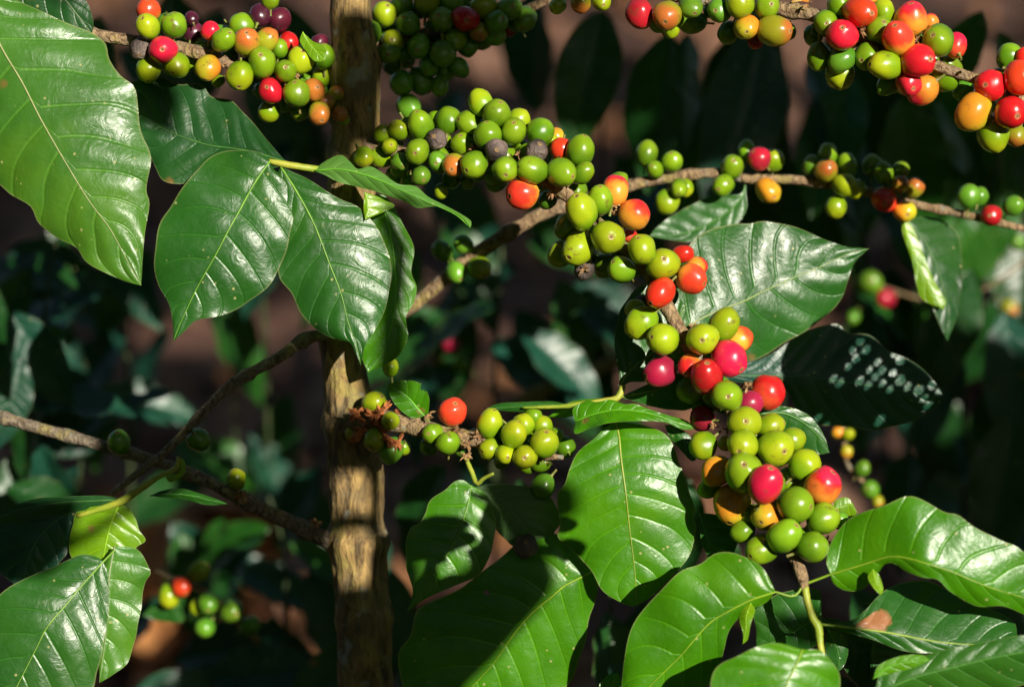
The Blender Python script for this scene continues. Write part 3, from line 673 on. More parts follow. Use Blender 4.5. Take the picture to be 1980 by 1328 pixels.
leaf(C_, [(1752,425),(1790,470),(1820,540),(1835,620),(1832,660)], [(1760,470),(1785,530),(1805,600)], [(1800,420),(1850,450),(1860,530),(1850,610)], (355, 360), -.35, .6, DEEP, N=7, q=3, rib=2, lit=False)

# ------------------------------------------------------------------ upper left branch
DP = [(120, 60, 40, 12), (180, 68, 45, 12), (260, 80, 50, 12), (340, 92, 55, 14), (400, 108, 60, 13), (440, 122, 65, 9), (500, 145, 75, 10), (570, 175, 90, 10), (650, 215, 120, 10), (690, 235, 150, 10)]
D = thing('coffee_branch', 'coffee branch of mixed ripening cherries between the huge glossy leaf and the trunk top', 'branch', P(690, 235, 150), 'coffee branches bearing cherries')
twig('twig', D, DP, M_TWIG, 70, 10, True, .1, 32)
I_D = cherries(D, DP, {1: [(860,60,66,'o',0,-.8),(860,155,70,'l',-.3,-.5,'f'),(1010,150,72,'g'),(945,290,76,'r',.1,.1,'f'),(810,285,55,'b'),(1120,190,58,'p','b'),(860,405,72,'l'),(1025,380,70,'l'),(1220,180,52,'r'),(1205,395,66,'y'),(1295,235,62,'g','f'),(1400,150,64,'g'),(1430,245,77,'k',.1,-.5,'f'),
 (1545,235,64,'k'),(1620,285,52,'g'),(1670,250,58,'r'),(1520,365,80,'g','f'),(1390,440,74,'l',0,.85,'f'),(1655,415,64,'g','f'),(1745,350,76,'l','f'),(1870,440,56,'l','b'),(1570,530,70,'r',-.2,-.2,'f'),(1560,650,60,'l'),(1720,545,76,'g',-.1,-.8,'f'),(1820,525,66,'k'),(1740,650,50,'l','b'),(1850,660,66,'k','f'),
 (1950,545,42,'k'),(1970,660,46,'k'),(1265,470,38,'l','b'),(1110,110,40,'p','b'),(1880,330,60,'g'),(1890,590,54,'k'),(1850,250,50,'p','b'),(1780,470,56,'g','b'),(1480,330,56,'g','b'),(1330,330,50,'G','b'),(1660,600,52,'g','b'),(1790,610,50,'G','b'),(1570,0,50,'l'),(1510,90,64,'p','b'),(1620,120,66,'p','b')], 2: [(30,520,58,'g'),(20,690,50,'l'),(10,600,45,'G','b'),(60,600,45,'k','b')]}, spread=62)
fill_cherries(D, I_D, 34, DP, 68)
bracts(D, [(500, 142, 40), (575, 150, 50), (560, 163, 45), (430, 122, 55), (590, 178, 60)], size=9, n=8)
leaf(D, [(585,62),(595,80),(612,100),(628,118)], [(580,80),(592,100),(608,118)], [(605,80),(625,88),(632,104)], (30, 25), .2, -.1, LIME, N=4, q=2, rib=1.5)

# ------------------------------------------------------------------ shaded cluster right of the trunk top
EP = [(690, 95, 150, 10), (740, 80, 175, 10), (830, 62, 190, 10), (930, 40, 200, 9), (1010, 20, 210, 8), (1090, -10, 215, 7)]
E = thing('coffee_branch', 'shaded coffee branch crowded with dark green cherries right of the trunk top', 'branch', P(690, 95, 150), 'coffee branches bearing cherries')
twig('twig', E, EP, M_TWIG, 40, 8, True, .1, 42)
I_E = cherries(E, EP, {2: [(250,85,70,'l'),(495,15,76,'l'),(350,20,62,'G'),(640,10,62,'G'),(830,40,72,'l'),(720,110,76,'d'),(390,140,66,'G'),(585,120,72,'G'),(300,240,62,'l'),(170,190,60,'G'),(975,50,68,'G'),(1065,110,66,'G'),(900,130,62,'G'),(890,205,62,'G'),(800,185,56,'k'),(970,170,46,'d','b'),(660,225,66,'g'),
 (450,270,66,'G'),(275,310,62,'G'),(590,310,72,'G'),(350,480,66,'G'),(460,470,66,'G'),(570,500,52,'G'),(680,390,52,'G'),(390,620,66,'G'),(730,265,56,'G'),(560,210,60,'G','b'),(600,400,62,'G'),(300,380,56,'G','b'),(510,385,58,'G'),(740,20,50,'G','b'),(450,60,50,'G','b')]}, spread=75, lit=False)
fill_cherries(E, I_E, 26, EP, 69)

# ------------------------------------------------------------------ fan of leaves in front of the trunk
F1 = thing('leafy_shoot', 'fan of broad glossy leaves on a lime twig in front of the trunk', 'leafy shoot', P(700, 335, 110), 'leafy shoots')
twig('twig', F1, [(520, 312, 20, 5), (550, 318, 22, 7), (600, 326, 28, 7), (640, 330, 60, 7), (700, 335, 110, 7)], M_GREENTWIG, 24, 8, False, .08, 7)
leaf(F1, [(560,316),(500,297),(450,287),(400,280),(333,257),(267,222),(200,185)],
     [(545,304),(520,275),(497,247),(467,213),(447,195),(410,187),(390,164),(347,163),(313,149),(287,152),(250,160)],
     [(530,325),(490,330),(450,332),(410,335),(383,342),(350,357),(317,350),(300,323),(285,292),(265,262),(230,225)], (20, 45, 60), .28, -.05, DEEP, N=10, q=6, wav=4, cup=.1, rib=2.4)
leaf(F1, [(522,312),(493,353),(460,413),(443,443),(417,493),(383,553),(353,616),(335,660)],
     [(505,296),(450,290),(410,303),(377,331),(355,362),(333,393),(312,427),(301,470),(298,510),(307,553),(327,588),(334,625)],
     [(527,325),(552,352),(565,393),(566,430),(560,460),(551,490),(533,535),(503,567),(465,594),(420,612),(380,619),(357,640)], (15, -12, -6), .16, .16, MATURE, N=9, q=4.4, wav=5, cup=.12, rib=2.8, ribcol=(.17,.36,.03))
leaf(F1, [(542,322),(573,370),(607,433),(637,510),(660,570),(673,623),(690,672),(698,706)],
     [(535,345),(545,400),(543,450),(537,500),(542,538),(563,568),(587,612),(617,642),(652,656),(677,663),(688,684)],
     [(560,330),(593,345),(633,370),(662,387),(695,402),(720,427),(738,460),(756,503),(753,560),(746,595),(724,640),(706,668)], (22, 4, 0), .14, .2, MATURE, N=9, q=4.4, wav=5, cup=.12, rib=2.8, ribcol=(.17,.36,.03))
leaf(F1, [(608,330),(660,328),(717,342),(770,365),(830,392),(880,415),(909,441)],
     [(625,314),(658,300),(676,312),(692,327),(717,322),(743,337),(770,356),(803,360),(827,380),(860,397),(890,413),(911,428)],
     [(630,340),(660,354),(717,368),(777,388),(806,402),(850,400),(893,420)], (25, 0, -10), .9, .6, BRIGHT, N=9, q=3, wav=5, rib=1.8, under=1)
leaf(F1, [(728,375),(750,430),(762,500),(765,570),(755,640),(735,690),(712,720)],
     [(710,390),(702,440),(705,500),(710,570),(700,640),(700,690)],
     [(752,385),(783,440),(801,483),(795,526),(806,556),(800,585),(785,612),(789,650),(773,685),(750,703)], (75, 62, 60), .1, .25, BRIGHT, N=8, q=3, wav=5)
leaf(F1, [(705,372),(710,385),(712,405),(706,425)], [(704,385),(703,405)], [(725,378),(745,388),(762,400)], (20, 15), .2, .3, LIME, N=3, q=1.2, rib=1)

# ------------------------------------------------------------------ huge glossy leaf at the left
F2 = thing('leafy_shoot', 'huge glossy leaf hanging into the picture from the upper left corner', 'leafy shoot', P(-90, -60, -20), 'leafy shoots')
leaf(F2, [(-60,-40),(0,87),(43,160),(80,233),(130,320),(173,390),(213,443),(250,512),(273,552)],
     [(-20,-30),(40,5),(95,28),(143,50),(180,67),(205,85),(213,113),(233,147),(258,170),(268,207),(274,257),(289,297),(291,320),(284,367),(289,393),(281,443),(276,503)],
     [(-120,40),(-130,140),(-100,230),(-50,320),(0,360),(20,377),(60,399),(75,432),(110,461),(147,478),(167,506),(197,525),(240,543)], (-40, -62, -55), .22, .30, (0.06, 0.19, 0.02), N=10, q=6, wav=8, cup=.15, rib=3.2, ribcol=(.36,.38,.16), nt=80, ns=14, petiole=[(-90,-60,-20)])
leaf(F2, [(-60,-70),(60,-45),(120,-5),(150,30),(178,66)], [(0,-80),(120,-50),(165,0),(180,40)], [(-40,-20),(40,20),(90,30),(140,55)], (20, 30), .1, .1, DEEP, N=7, q=2, rib=2, ribcol=(.3,.36,.2), lit=False)

# ------------------------------------------------------------------ leaves behind the diagonal branch
F3 = thing('leafy_shoot', 'two broad leaves behind the diagonal branch, the lower one riddled with light spots', 'leafy shoot', P(1300, 690, 160), 'leafy shoots')
leaf(F3, [(1300,655),(1340,625),(1390,600),(1437,583),(1477,563),(1537,536),(1587,516),(1637,492),(1680,481)],
     [(1280,600),(1300,520),(1335,470),(1380,442),(1420,432),(1450,434),(1475,428),(1512,432),(1550,444),(1600,465),(1640,478),(1662,479)],
     [(1310,690),(1340,705),(1390,706),(1447,700),(1477,687),(1507,670),(1553,642),(1597,612),(1628,575),(1640,543),(1652,508)], (75, 115, 165, 185), .03, .22, MATURE, N=9, q=6.5, wav=6, cup=.12, rib=2.8, ribcol=(.28,.36,.12))
leaf(F3, [(1380,722),(1437,726),(1520,727),(1607,735),(1670,744),(1753,757),(1827,769)],
     [(1400,705),(1450,700),(1490,685),(1533,655),(1570,635),(1600,627),(1622,628),(1640,644),(1680,646),(1717,678),(1750,690),(1787,716),(1812,744)],
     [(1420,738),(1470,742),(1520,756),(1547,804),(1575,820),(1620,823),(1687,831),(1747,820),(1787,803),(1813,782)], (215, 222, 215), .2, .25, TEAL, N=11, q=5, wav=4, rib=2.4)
# lime shoot with bright leaves
F4 = thing('leafy_shoot', 'lime green shoot under the diagonal branch carrying one large bright leaf', 'leafy shoot', P(930, 785, 60), 'leafy shoots')
twig('twig', F4, [(1010, 788, 66, 2), (1040, 787, 58, 3), (1080, 786, 52, 4), (1120, 782, 45, 6), (1170, 775, 44, 6), (1195, 768, 44, 7), (1205, 745, 46, 6)], M_GREENTWIG, 40, 8, False, .1, 8)
leaf(F4, [(1193,765),(1207,730),(1233,703),(1260,683),(1300,640),(1325,590)],
     [(1198,726),(1189,690),(1189,650),(1196,610),(1210,583),(1225,562),(1260,545),(1300,550)], [(1215,740),(1250,737),(1300,715),(1330,660)], (44, 62, 75), .1, .2, MATURE, N=7, q=3.5, wav=3, rib=3.4, ribcol=(.22,.38,.04))
leaf(F4, [(1198,768),(1240,760),(1290,748),(1340,738),(1400,735)], [(1240,748),(1300,725),(1360,718)], [(1225,775),(1270,788),(1330,792),(1375,765)], (50, 70), .1, .5, MATURE, N=7, q=2.5, rib=2.6, ribcol=(.22,.38,.03))
leaf(F4, [(1112,815),(1150,800),(1200,792),(1260,800),(1310,818),(1350,828)],
     [(1108,790),(1133,774),(1153,777),(1180,772),(1207,781),(1227,780),(1253,790),(1293,803),(1325,812)], [(1112,838),(1143,828),(1177,818),(1227,814),(1283,816),(1320,830)], (10, -15, 5), .5, -.8, BRIGHT, N=11, q=4, wav=5, rib=1.4)
leaf(F4, [(1285,822),(1310,838),(1330,862),(1345,890)], [(1300,822),(1330,838),(1345,865)], [(1295,845),(1318,872),(1335,890)], (30, 20), .3, .3, MATURE, N=6, q=3, rib=1.2)
leaf(F4, [(1190,815),(1197,843),(1201,886),(1210,953),(1217,1019),(1227,1099),(1232,1170)],
     [(1172,825),(1150,846),(1120,872),(1100,906),(1092,936),(1079,955),(1077,985),(1084,1015),(1080,1040),(1108,1065),(1127,1083),(1143,1103),(1163,1139),(1198,1163),(1220,1172)],
     [(1225,818),(1265,828),(1293,846),(1307,870),(1313,896),(1327,930),(1342,978),(1340,1003),(1348,1018),(1340,1053),(1322,1090),(1287,1126),(1260,1153)], (45, 5, 25), .12, .14, BRIGHT, N=9, q=3.4, wav=4, cup=.12, rib=2.8, ribcol=(.30,.36,.05), nt=72, ns=12)
leaf(F4, [(1100,784),(1050,782),(1000,786),(940,790)], [(1070,776),(1010,777),(965,780)], [(1060,792),(1000,796)], (60, 80), .4, .4, MATURE, N=6, q=2, rib=1.2)
leaf(F4, [(1190,772),(1150,778),(1100,790),(1060,806)], [(1150,770),(1100,778)], [(1150,790),(1100,806)], (62, 90), .4, .4, BRIGHT, N=6, q=2, rib=1.2)
# hanging leaves under the stub
F5 = thing('leafy_shoot', 'hanging leaves right of the lower trunk, half in shade with sharp leaf shadows', 'leafy shoot', P(925, 905, 85), 'leafy shoots')
twig('twig', F5, [(898, 880, 90, 4), (912, 912, 75, 5), (922, 935, 62, 5), (935, 925, 55, 4), (955, 915, 50, 3)], M_GREENTWIG, 20, 8, False, .1, 9)
leaf(F5, [(912,938),(902,985),(873,1059),(837,1106),(807,1153),(787,1183)],
     [(895,928),(877,932),(857,949),(830,969),(822,992),(812,1011),(793,1019),(785,1053),(785,1093),(792,1118),(798,1146)],
     [(930,948),(948,969),(957,998),(958,1029),(947,1073),(933,1103),(907,1121),(860,1140),(818,1160)], (52, 30, 30), .12, .12, BRIGHT, N=7, q=2.6, wav=3, rib=2, ribcol=(.16,.34,.03))
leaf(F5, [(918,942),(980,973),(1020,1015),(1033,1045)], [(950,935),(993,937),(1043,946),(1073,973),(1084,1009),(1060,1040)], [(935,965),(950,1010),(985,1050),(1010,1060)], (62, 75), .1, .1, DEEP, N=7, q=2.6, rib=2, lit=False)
leaf(F5, [(1146,1105),(1115,1120),(1090,1133),(1067,1153),(1027,1186),(993,1226),(953,1283),(907,1335),(860,1400)],
     [(1133,1092),(1112,1068),(1093,1049),(1080,1033),(1047,1027),(1000,1050),(957,1085),(900,1130),(827,1166),(803,1186),(792,1226),(773,1258),(772,1290),(780,1335),(810,1385)],
     [(1156,1121),(1151,1163),(1137,1203),(1131,1246),(1117,1282),(1095,1330),(1030,1390)], (68, 60, 68, 80), (.12), (.4, .22, .2), BRIGHT, N=9, q=4, wav=5, cup=.1, holes=[(945,1147,6),(952,1143,4),(1010,1245,4)], rib=2.8, ribcol=(.26,.42,.02), nt=72, ns=12)
cherries(F5, [(1000,1040,60,3),(1040,1050,60,3)], {8: [(1070,510,66,'b',0,-.4)]}, spread=30, lit=False)

# ------------------------------------------------------------------ lower left shoot
F6 = thing('leafy_shoot', 'leafy shoot in the lower left corner with a big veined front leaf', 'leafy shoot', P(340, 895, 60), 'leafy shoots')
twig('twig', F6, [(345, 884, 50, 4), (340, 905, 55, 5), (310, 920, 58, 5), (270, 945, 60, 7), (233, 970, 62, 8), (190, 985, 66, 6), (150, 997, 70, 5)], M_GREENTWIG, 30, 8, False, .12, 10)
leaf(F6, [(200,1085),(157,1133),(130,1166),(93,1209),(70,1253),(33,1326),(-5,1400)],
     [(187,1076),(157,1072),(127,1083),(97,1099),(50,1116),(13,1139),(-20,1170),(-55,1230),(-60,1310)],
     [(206,1100),(210,1130),(211,1170),(203,1230),(190,1290),(175,1340),(110,1400)], (10, -30, -40), .14, .16, MATURE, N=8, q=4.2, wav=3, cup=.12, rib=3, ribcol=(.20,.36,.05), petiole=[(225,1060,40)])
leaf(F6, [(222,1055),(213,1100),(209,1140),(207,1190),(202,1250),(192,1320)],
     [(205,1080),(195,1130),(190,1190),(190,1260)], [(265,1062),(291,1103),(280,1128),(270,1193),(260,1239),(247,1280),(217,1305)], (35, 30, 30), .1, .26, (0.06,0.20,0.02), N=7, q=3.5, wav=6, cup=.1, rib=2, ribcol=(.32,.36,.2))
leaf(F6, [(232,972),(215,1010),(205,1050),(195,1105)], [(190,978),(150,988),(137,1030),(134,1065),(155,1095)], [(250,982),(262,1003),(270,1025),(281,1045),(262,1062),(275,1090)], (62, 66), .1, .15, LIME, N=6, q=2.5, wav=3, rib=2)
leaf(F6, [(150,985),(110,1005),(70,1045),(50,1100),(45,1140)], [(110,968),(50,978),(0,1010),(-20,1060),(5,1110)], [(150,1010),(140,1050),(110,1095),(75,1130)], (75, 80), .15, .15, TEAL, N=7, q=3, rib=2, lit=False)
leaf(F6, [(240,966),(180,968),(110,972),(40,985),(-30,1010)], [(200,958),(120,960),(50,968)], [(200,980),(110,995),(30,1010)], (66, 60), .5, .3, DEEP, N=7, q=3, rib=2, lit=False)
leaf(F6, [(290,958),(330,955),(370,958),(410,968),(442,974)], [(315,948),(350,944),(385,953),(420,965)], [(320,962),(360,966),(400,976)], (60, 50), .9, .7, MATURE, N=5, q=2, wav=3, rib=1.4)
leaf(F6, [(318,918),(335,925),(352,912),(350,890),(342,880)], [(328,920),(345,912),(346,895)], [(330,932),(358,915),(356,890)], (56, 50), .2, .2, LIME, N=3, q=1, rib=1)

# ------------------------------------------------------------------ blurred plants behind
VAR = []
def leaf_variant(seed):
    """unit leaf along +Y, upper face +Z"""
    r0 = random.Random(seed); nt, ns = 22, 5; N = r0.randint(7, 10)
    V, UVs, VN = [], [], []
    bend = r0.uniform(.1, .5); ph = r0.uniform(0, 6)
    S = [-1+i/ns for i in range(2*ns+1)]
    for i in range(nt+1):
        t = i/nt; w = 0.21*(math.sin(math.pi*t**0.85))**0.85*(1 if t < .85 else 1-(t-.85)*2.2)+0.001
        for s in S:
            a = abs(s); phs = N*(t-.16*a)
            z = -bend*t*t*0.6+0.22*a*w*1.2+0.012*min(1, a*3)*abs(math.sin(math.pi*phs))**.7*min(1, w*9)+0.018*a**3*math.sin(t*N*2.6+ph+s)
            V.append((s*w, t, z)); UVs.append((t, s*.5+.5)); VN.append((phs, a))
    n_ = 2*ns+1
    Fc = [(i*n_+j, i*n_+j+1, (i+1)*n_+j+1, (i+1)*n_+j) for i in range(nt) for j in range(n_-1)]
    me = bpy.data.meshes.new('leaf'); me.from_pydata(V, [], Fc); me.materials.append(M_LEAF)
    me.polygons.foreach_set('use_smooth', [True]*len(me.polygons))
    li = np.empty(len(me.loops), dtype=np.int32); me.loops.foreach_get('vertex_index', li)
    for nm, dat in (('UVMap', np.array(UVs)), ('vein', np.array(VN))):
        u = me.uv_layers.new(name=nm); u.data.foreach_set('uv', dat[li].astype(np.float32).ravel())
    return me
VAR = [leaf_variant(s) for s in range(6)]
def free_leaf(parent, base, direction, normal, length, col, name='leaf', k=None):
    o = bpy.data.objects.new(name, VAR[random.randrange(6) if k is None else k]); COL.objects.link(o)
    y = direction.normalized(); z = (normal-y*normal.dot(y)).normalized(); x = y.cross(z)
    m = Matrix((x, y, z)).transposed()
    o.rotation_mode = 'QUATERNION'; o.rotation_quaternion = m.to_quaternion()
    o.scale = (length*random.uniform(.9, 1.15), length, length)
    o.parent = parent; o.location = Vector(base)-LOC[parent]; o.color = (*col, 1); o['under'] = 0.0
    LOC[o] = Vector(base)
    return o
DARKT = []     # world points that lie in shade
def bg_shrub(label, spots, stem, seed, cols=(DEEP, TEAL, MATURE), name='coffee_shrub'):
    """spots: (x, y, z, angle of the tip in the photo in degrees (0 right, 90 down), length px, tilt towards the viewer)"""
    r0 = random.Random(seed)
    sh = thing(name, label, 'shrub', P(*stem[0][:3]), 'coffee plants in the background')
    twig('stem', sh, [(p[0], p[1], p[2], p[3]*.45) for p in stem], M_DARKSTEM, 24, 7, True, .1, seed)
    for x, y, z, ang, ln, tl in spots:
        a = math.radians(ang)
        d = RV*math.cos(a)-UV_*math.sin(a)+FV*r0.uniform(-.35, .35)
        nrm = -FV*tl+UV_*(1-tl)+RV*r0.uniform(-.5, .5)
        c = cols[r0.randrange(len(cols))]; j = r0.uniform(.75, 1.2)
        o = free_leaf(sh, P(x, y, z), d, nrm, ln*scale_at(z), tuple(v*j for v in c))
        for t in (0.2, .5, .8): DARKT.append(P(x, y, z)+d*ln*scale_at(z)*t)
    return sh
Q = 1500
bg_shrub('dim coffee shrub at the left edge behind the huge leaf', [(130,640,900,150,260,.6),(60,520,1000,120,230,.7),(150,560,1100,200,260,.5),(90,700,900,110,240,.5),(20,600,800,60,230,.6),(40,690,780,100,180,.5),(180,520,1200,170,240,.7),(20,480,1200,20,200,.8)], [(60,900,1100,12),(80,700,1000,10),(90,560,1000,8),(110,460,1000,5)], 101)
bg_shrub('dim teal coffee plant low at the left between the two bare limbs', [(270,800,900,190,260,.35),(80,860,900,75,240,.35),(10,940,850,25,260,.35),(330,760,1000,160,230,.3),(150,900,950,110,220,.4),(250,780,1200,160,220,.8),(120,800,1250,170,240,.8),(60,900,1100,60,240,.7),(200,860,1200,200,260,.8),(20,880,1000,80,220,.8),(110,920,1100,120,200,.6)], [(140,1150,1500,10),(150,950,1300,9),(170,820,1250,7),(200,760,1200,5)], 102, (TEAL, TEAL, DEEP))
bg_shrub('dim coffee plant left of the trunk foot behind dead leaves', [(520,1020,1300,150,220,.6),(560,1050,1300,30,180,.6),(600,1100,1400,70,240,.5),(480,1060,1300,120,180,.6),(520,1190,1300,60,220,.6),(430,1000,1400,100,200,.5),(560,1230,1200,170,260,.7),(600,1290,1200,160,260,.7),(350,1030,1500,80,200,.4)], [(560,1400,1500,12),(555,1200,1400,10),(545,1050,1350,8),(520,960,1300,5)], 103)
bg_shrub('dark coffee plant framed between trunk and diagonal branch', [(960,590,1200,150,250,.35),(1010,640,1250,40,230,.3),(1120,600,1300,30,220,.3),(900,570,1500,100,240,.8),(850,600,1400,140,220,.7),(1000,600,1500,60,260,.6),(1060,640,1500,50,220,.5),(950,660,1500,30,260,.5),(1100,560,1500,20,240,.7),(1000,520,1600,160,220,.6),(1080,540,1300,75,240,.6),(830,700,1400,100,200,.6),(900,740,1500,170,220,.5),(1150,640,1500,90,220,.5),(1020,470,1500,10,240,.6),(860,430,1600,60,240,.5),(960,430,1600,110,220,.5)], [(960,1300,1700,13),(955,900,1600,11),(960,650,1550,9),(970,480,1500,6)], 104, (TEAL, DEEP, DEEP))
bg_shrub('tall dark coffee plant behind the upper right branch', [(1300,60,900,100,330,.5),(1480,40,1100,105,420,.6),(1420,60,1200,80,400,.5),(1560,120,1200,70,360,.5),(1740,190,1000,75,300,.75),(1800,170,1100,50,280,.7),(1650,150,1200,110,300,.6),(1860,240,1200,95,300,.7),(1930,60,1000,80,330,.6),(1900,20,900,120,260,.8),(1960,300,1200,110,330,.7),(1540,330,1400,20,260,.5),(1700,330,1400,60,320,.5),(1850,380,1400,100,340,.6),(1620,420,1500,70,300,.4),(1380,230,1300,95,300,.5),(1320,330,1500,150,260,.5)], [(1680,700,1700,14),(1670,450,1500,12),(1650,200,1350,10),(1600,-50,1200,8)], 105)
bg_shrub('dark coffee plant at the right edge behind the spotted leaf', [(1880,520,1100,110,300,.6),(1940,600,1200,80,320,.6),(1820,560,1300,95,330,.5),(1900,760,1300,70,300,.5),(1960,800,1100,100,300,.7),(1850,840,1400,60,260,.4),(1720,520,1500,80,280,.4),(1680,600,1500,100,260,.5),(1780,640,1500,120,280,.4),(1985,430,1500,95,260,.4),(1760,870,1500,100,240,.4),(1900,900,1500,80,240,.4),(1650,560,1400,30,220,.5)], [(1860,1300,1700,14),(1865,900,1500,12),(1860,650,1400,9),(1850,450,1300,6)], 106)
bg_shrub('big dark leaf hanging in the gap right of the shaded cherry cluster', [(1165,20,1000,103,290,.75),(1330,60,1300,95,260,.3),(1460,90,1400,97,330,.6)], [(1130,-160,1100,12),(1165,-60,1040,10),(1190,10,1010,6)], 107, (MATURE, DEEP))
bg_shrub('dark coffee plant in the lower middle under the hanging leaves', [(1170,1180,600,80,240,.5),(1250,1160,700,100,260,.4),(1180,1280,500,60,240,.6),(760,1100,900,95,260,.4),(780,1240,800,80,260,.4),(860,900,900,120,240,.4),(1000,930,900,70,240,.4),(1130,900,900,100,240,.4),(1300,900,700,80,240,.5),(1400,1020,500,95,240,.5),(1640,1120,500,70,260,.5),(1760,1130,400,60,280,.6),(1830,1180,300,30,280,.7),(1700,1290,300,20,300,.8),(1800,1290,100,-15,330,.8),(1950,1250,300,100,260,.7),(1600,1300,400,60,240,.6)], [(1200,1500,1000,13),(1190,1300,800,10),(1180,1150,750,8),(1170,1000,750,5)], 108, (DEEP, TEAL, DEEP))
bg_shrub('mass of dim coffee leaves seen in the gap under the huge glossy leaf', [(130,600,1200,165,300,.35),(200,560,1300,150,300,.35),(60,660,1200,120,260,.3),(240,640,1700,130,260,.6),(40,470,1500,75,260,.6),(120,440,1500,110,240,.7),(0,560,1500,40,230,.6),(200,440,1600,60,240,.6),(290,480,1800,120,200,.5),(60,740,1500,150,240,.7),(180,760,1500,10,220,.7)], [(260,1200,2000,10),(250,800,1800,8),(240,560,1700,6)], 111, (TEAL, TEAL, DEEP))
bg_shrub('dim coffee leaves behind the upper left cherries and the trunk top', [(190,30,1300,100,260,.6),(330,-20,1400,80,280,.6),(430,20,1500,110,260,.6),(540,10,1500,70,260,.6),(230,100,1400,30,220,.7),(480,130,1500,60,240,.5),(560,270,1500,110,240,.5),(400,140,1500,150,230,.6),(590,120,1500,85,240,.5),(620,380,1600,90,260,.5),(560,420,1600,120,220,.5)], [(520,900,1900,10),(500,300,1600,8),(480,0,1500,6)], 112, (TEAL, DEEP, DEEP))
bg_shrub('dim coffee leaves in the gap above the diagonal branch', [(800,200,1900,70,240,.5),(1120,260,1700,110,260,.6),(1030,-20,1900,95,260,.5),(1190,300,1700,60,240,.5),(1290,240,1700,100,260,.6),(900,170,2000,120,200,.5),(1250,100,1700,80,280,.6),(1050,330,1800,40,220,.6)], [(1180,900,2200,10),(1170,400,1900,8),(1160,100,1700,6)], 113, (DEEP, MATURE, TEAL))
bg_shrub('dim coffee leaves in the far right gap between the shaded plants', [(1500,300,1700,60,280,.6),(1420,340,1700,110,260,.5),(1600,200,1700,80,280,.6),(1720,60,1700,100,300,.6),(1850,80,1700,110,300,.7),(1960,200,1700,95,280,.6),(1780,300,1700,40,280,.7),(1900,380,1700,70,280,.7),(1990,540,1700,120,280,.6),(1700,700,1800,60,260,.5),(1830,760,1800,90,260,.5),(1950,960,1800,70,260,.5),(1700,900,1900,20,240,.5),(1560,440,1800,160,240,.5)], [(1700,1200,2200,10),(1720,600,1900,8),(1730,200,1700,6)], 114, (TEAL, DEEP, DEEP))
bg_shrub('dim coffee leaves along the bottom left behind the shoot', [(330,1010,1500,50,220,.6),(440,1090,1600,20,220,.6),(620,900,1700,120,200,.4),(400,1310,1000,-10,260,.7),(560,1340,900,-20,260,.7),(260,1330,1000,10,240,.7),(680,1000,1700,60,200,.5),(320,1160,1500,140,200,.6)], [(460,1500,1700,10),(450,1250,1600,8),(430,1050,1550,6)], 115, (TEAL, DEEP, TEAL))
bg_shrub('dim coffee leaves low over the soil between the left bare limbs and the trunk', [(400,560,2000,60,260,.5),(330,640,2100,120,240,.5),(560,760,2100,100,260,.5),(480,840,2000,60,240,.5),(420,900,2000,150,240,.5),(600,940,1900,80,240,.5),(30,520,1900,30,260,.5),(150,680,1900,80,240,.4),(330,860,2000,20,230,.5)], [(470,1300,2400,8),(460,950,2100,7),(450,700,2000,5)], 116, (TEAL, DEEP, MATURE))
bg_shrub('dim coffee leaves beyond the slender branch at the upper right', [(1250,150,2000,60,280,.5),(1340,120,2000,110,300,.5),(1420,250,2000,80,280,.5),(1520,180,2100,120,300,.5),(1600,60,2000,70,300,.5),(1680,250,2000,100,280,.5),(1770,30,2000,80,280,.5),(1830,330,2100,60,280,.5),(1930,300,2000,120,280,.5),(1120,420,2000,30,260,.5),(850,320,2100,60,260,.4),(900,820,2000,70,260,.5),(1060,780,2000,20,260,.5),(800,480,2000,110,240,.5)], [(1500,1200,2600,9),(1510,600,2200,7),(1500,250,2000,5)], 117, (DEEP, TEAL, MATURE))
# blurred berries behind
H = thing('coffee_branch', 'small out-of-focus cluster of one red and several green cherries above the dead leaves', 'branch', P(500, 1150, 700), 'coffee branches bearing cherries')
HP = [(500, 1240, 760, 8), (440, 1180, 720, 8), (390, 1140, 700, 7), (340, 1120, 690, 6), (300, 1100, 680, 5)]
twig('twig', H, HP, M_TWIG, 20, 7, True, .1, 52)
cherries(H, HP, {7: [(1050,745,52,'r'),(980,795,62,'l'),(1155,655,58,'l'),(1150,860,44,'l'),(1210,840,60,'G'),(1340,880,62,'G'),(1450,970,56,'G'),(1190,980,52,'G')]}, spread=50)
leaf(H, [(350,1172),(320,1170),(290,1182),(275,1190)], [(330,1160),(295,1170)], [(355,1200),(310,1200)], (700, 700), .2, .2, MATURE, N=4, q=2, rib=1.5)
J = thing('coffee_branch', 'far blurred coffee twig with dim cherries at the right edge of the picture', 'branch', P(2030, 470, 1300), 'coffee branches bearing cherries')
JP = [(2030, 470, 1300, 3), (1900, 560, 1350, 3), (1800, 580, 1350, 3), (1690, 550, 1350, 3)]
twig('twig', J, JP, M_TWIG, 24, 7, True, .1, 53)
cherries(J, JP, {6: [(1090,310,66,'G'),(1180,400,52,'d'),(1720,40,54,'G'),(1940,80,44,'G'),(1890,460,52,'k'),(1850,680,52,'d'),(990,510,34,'G'),(1030,330,40,'G')], 5: []}, spread=50, lit=False)
Kb = thing('coffee_branch', 'far blurred bare twig slanting up to the right behind the lime shoot', 'branch', P(980, 785, 900), 'coffee branches bearing cherries')
KP = [(980, 790, 1400, 15), (1080, 740, 1410, 15), (1180, 700, 1420, 14), (1280, 640, 1430, 12), (1380, 560, 1440, 9)]
twig('twig', Kb, KP, M_TWIG, 24, 7, True, .1, 54)
cherries(Kb, KP, {5: [(640,680,50,'d'),(700,790,45,'g')]}, spread=50, lit=False)
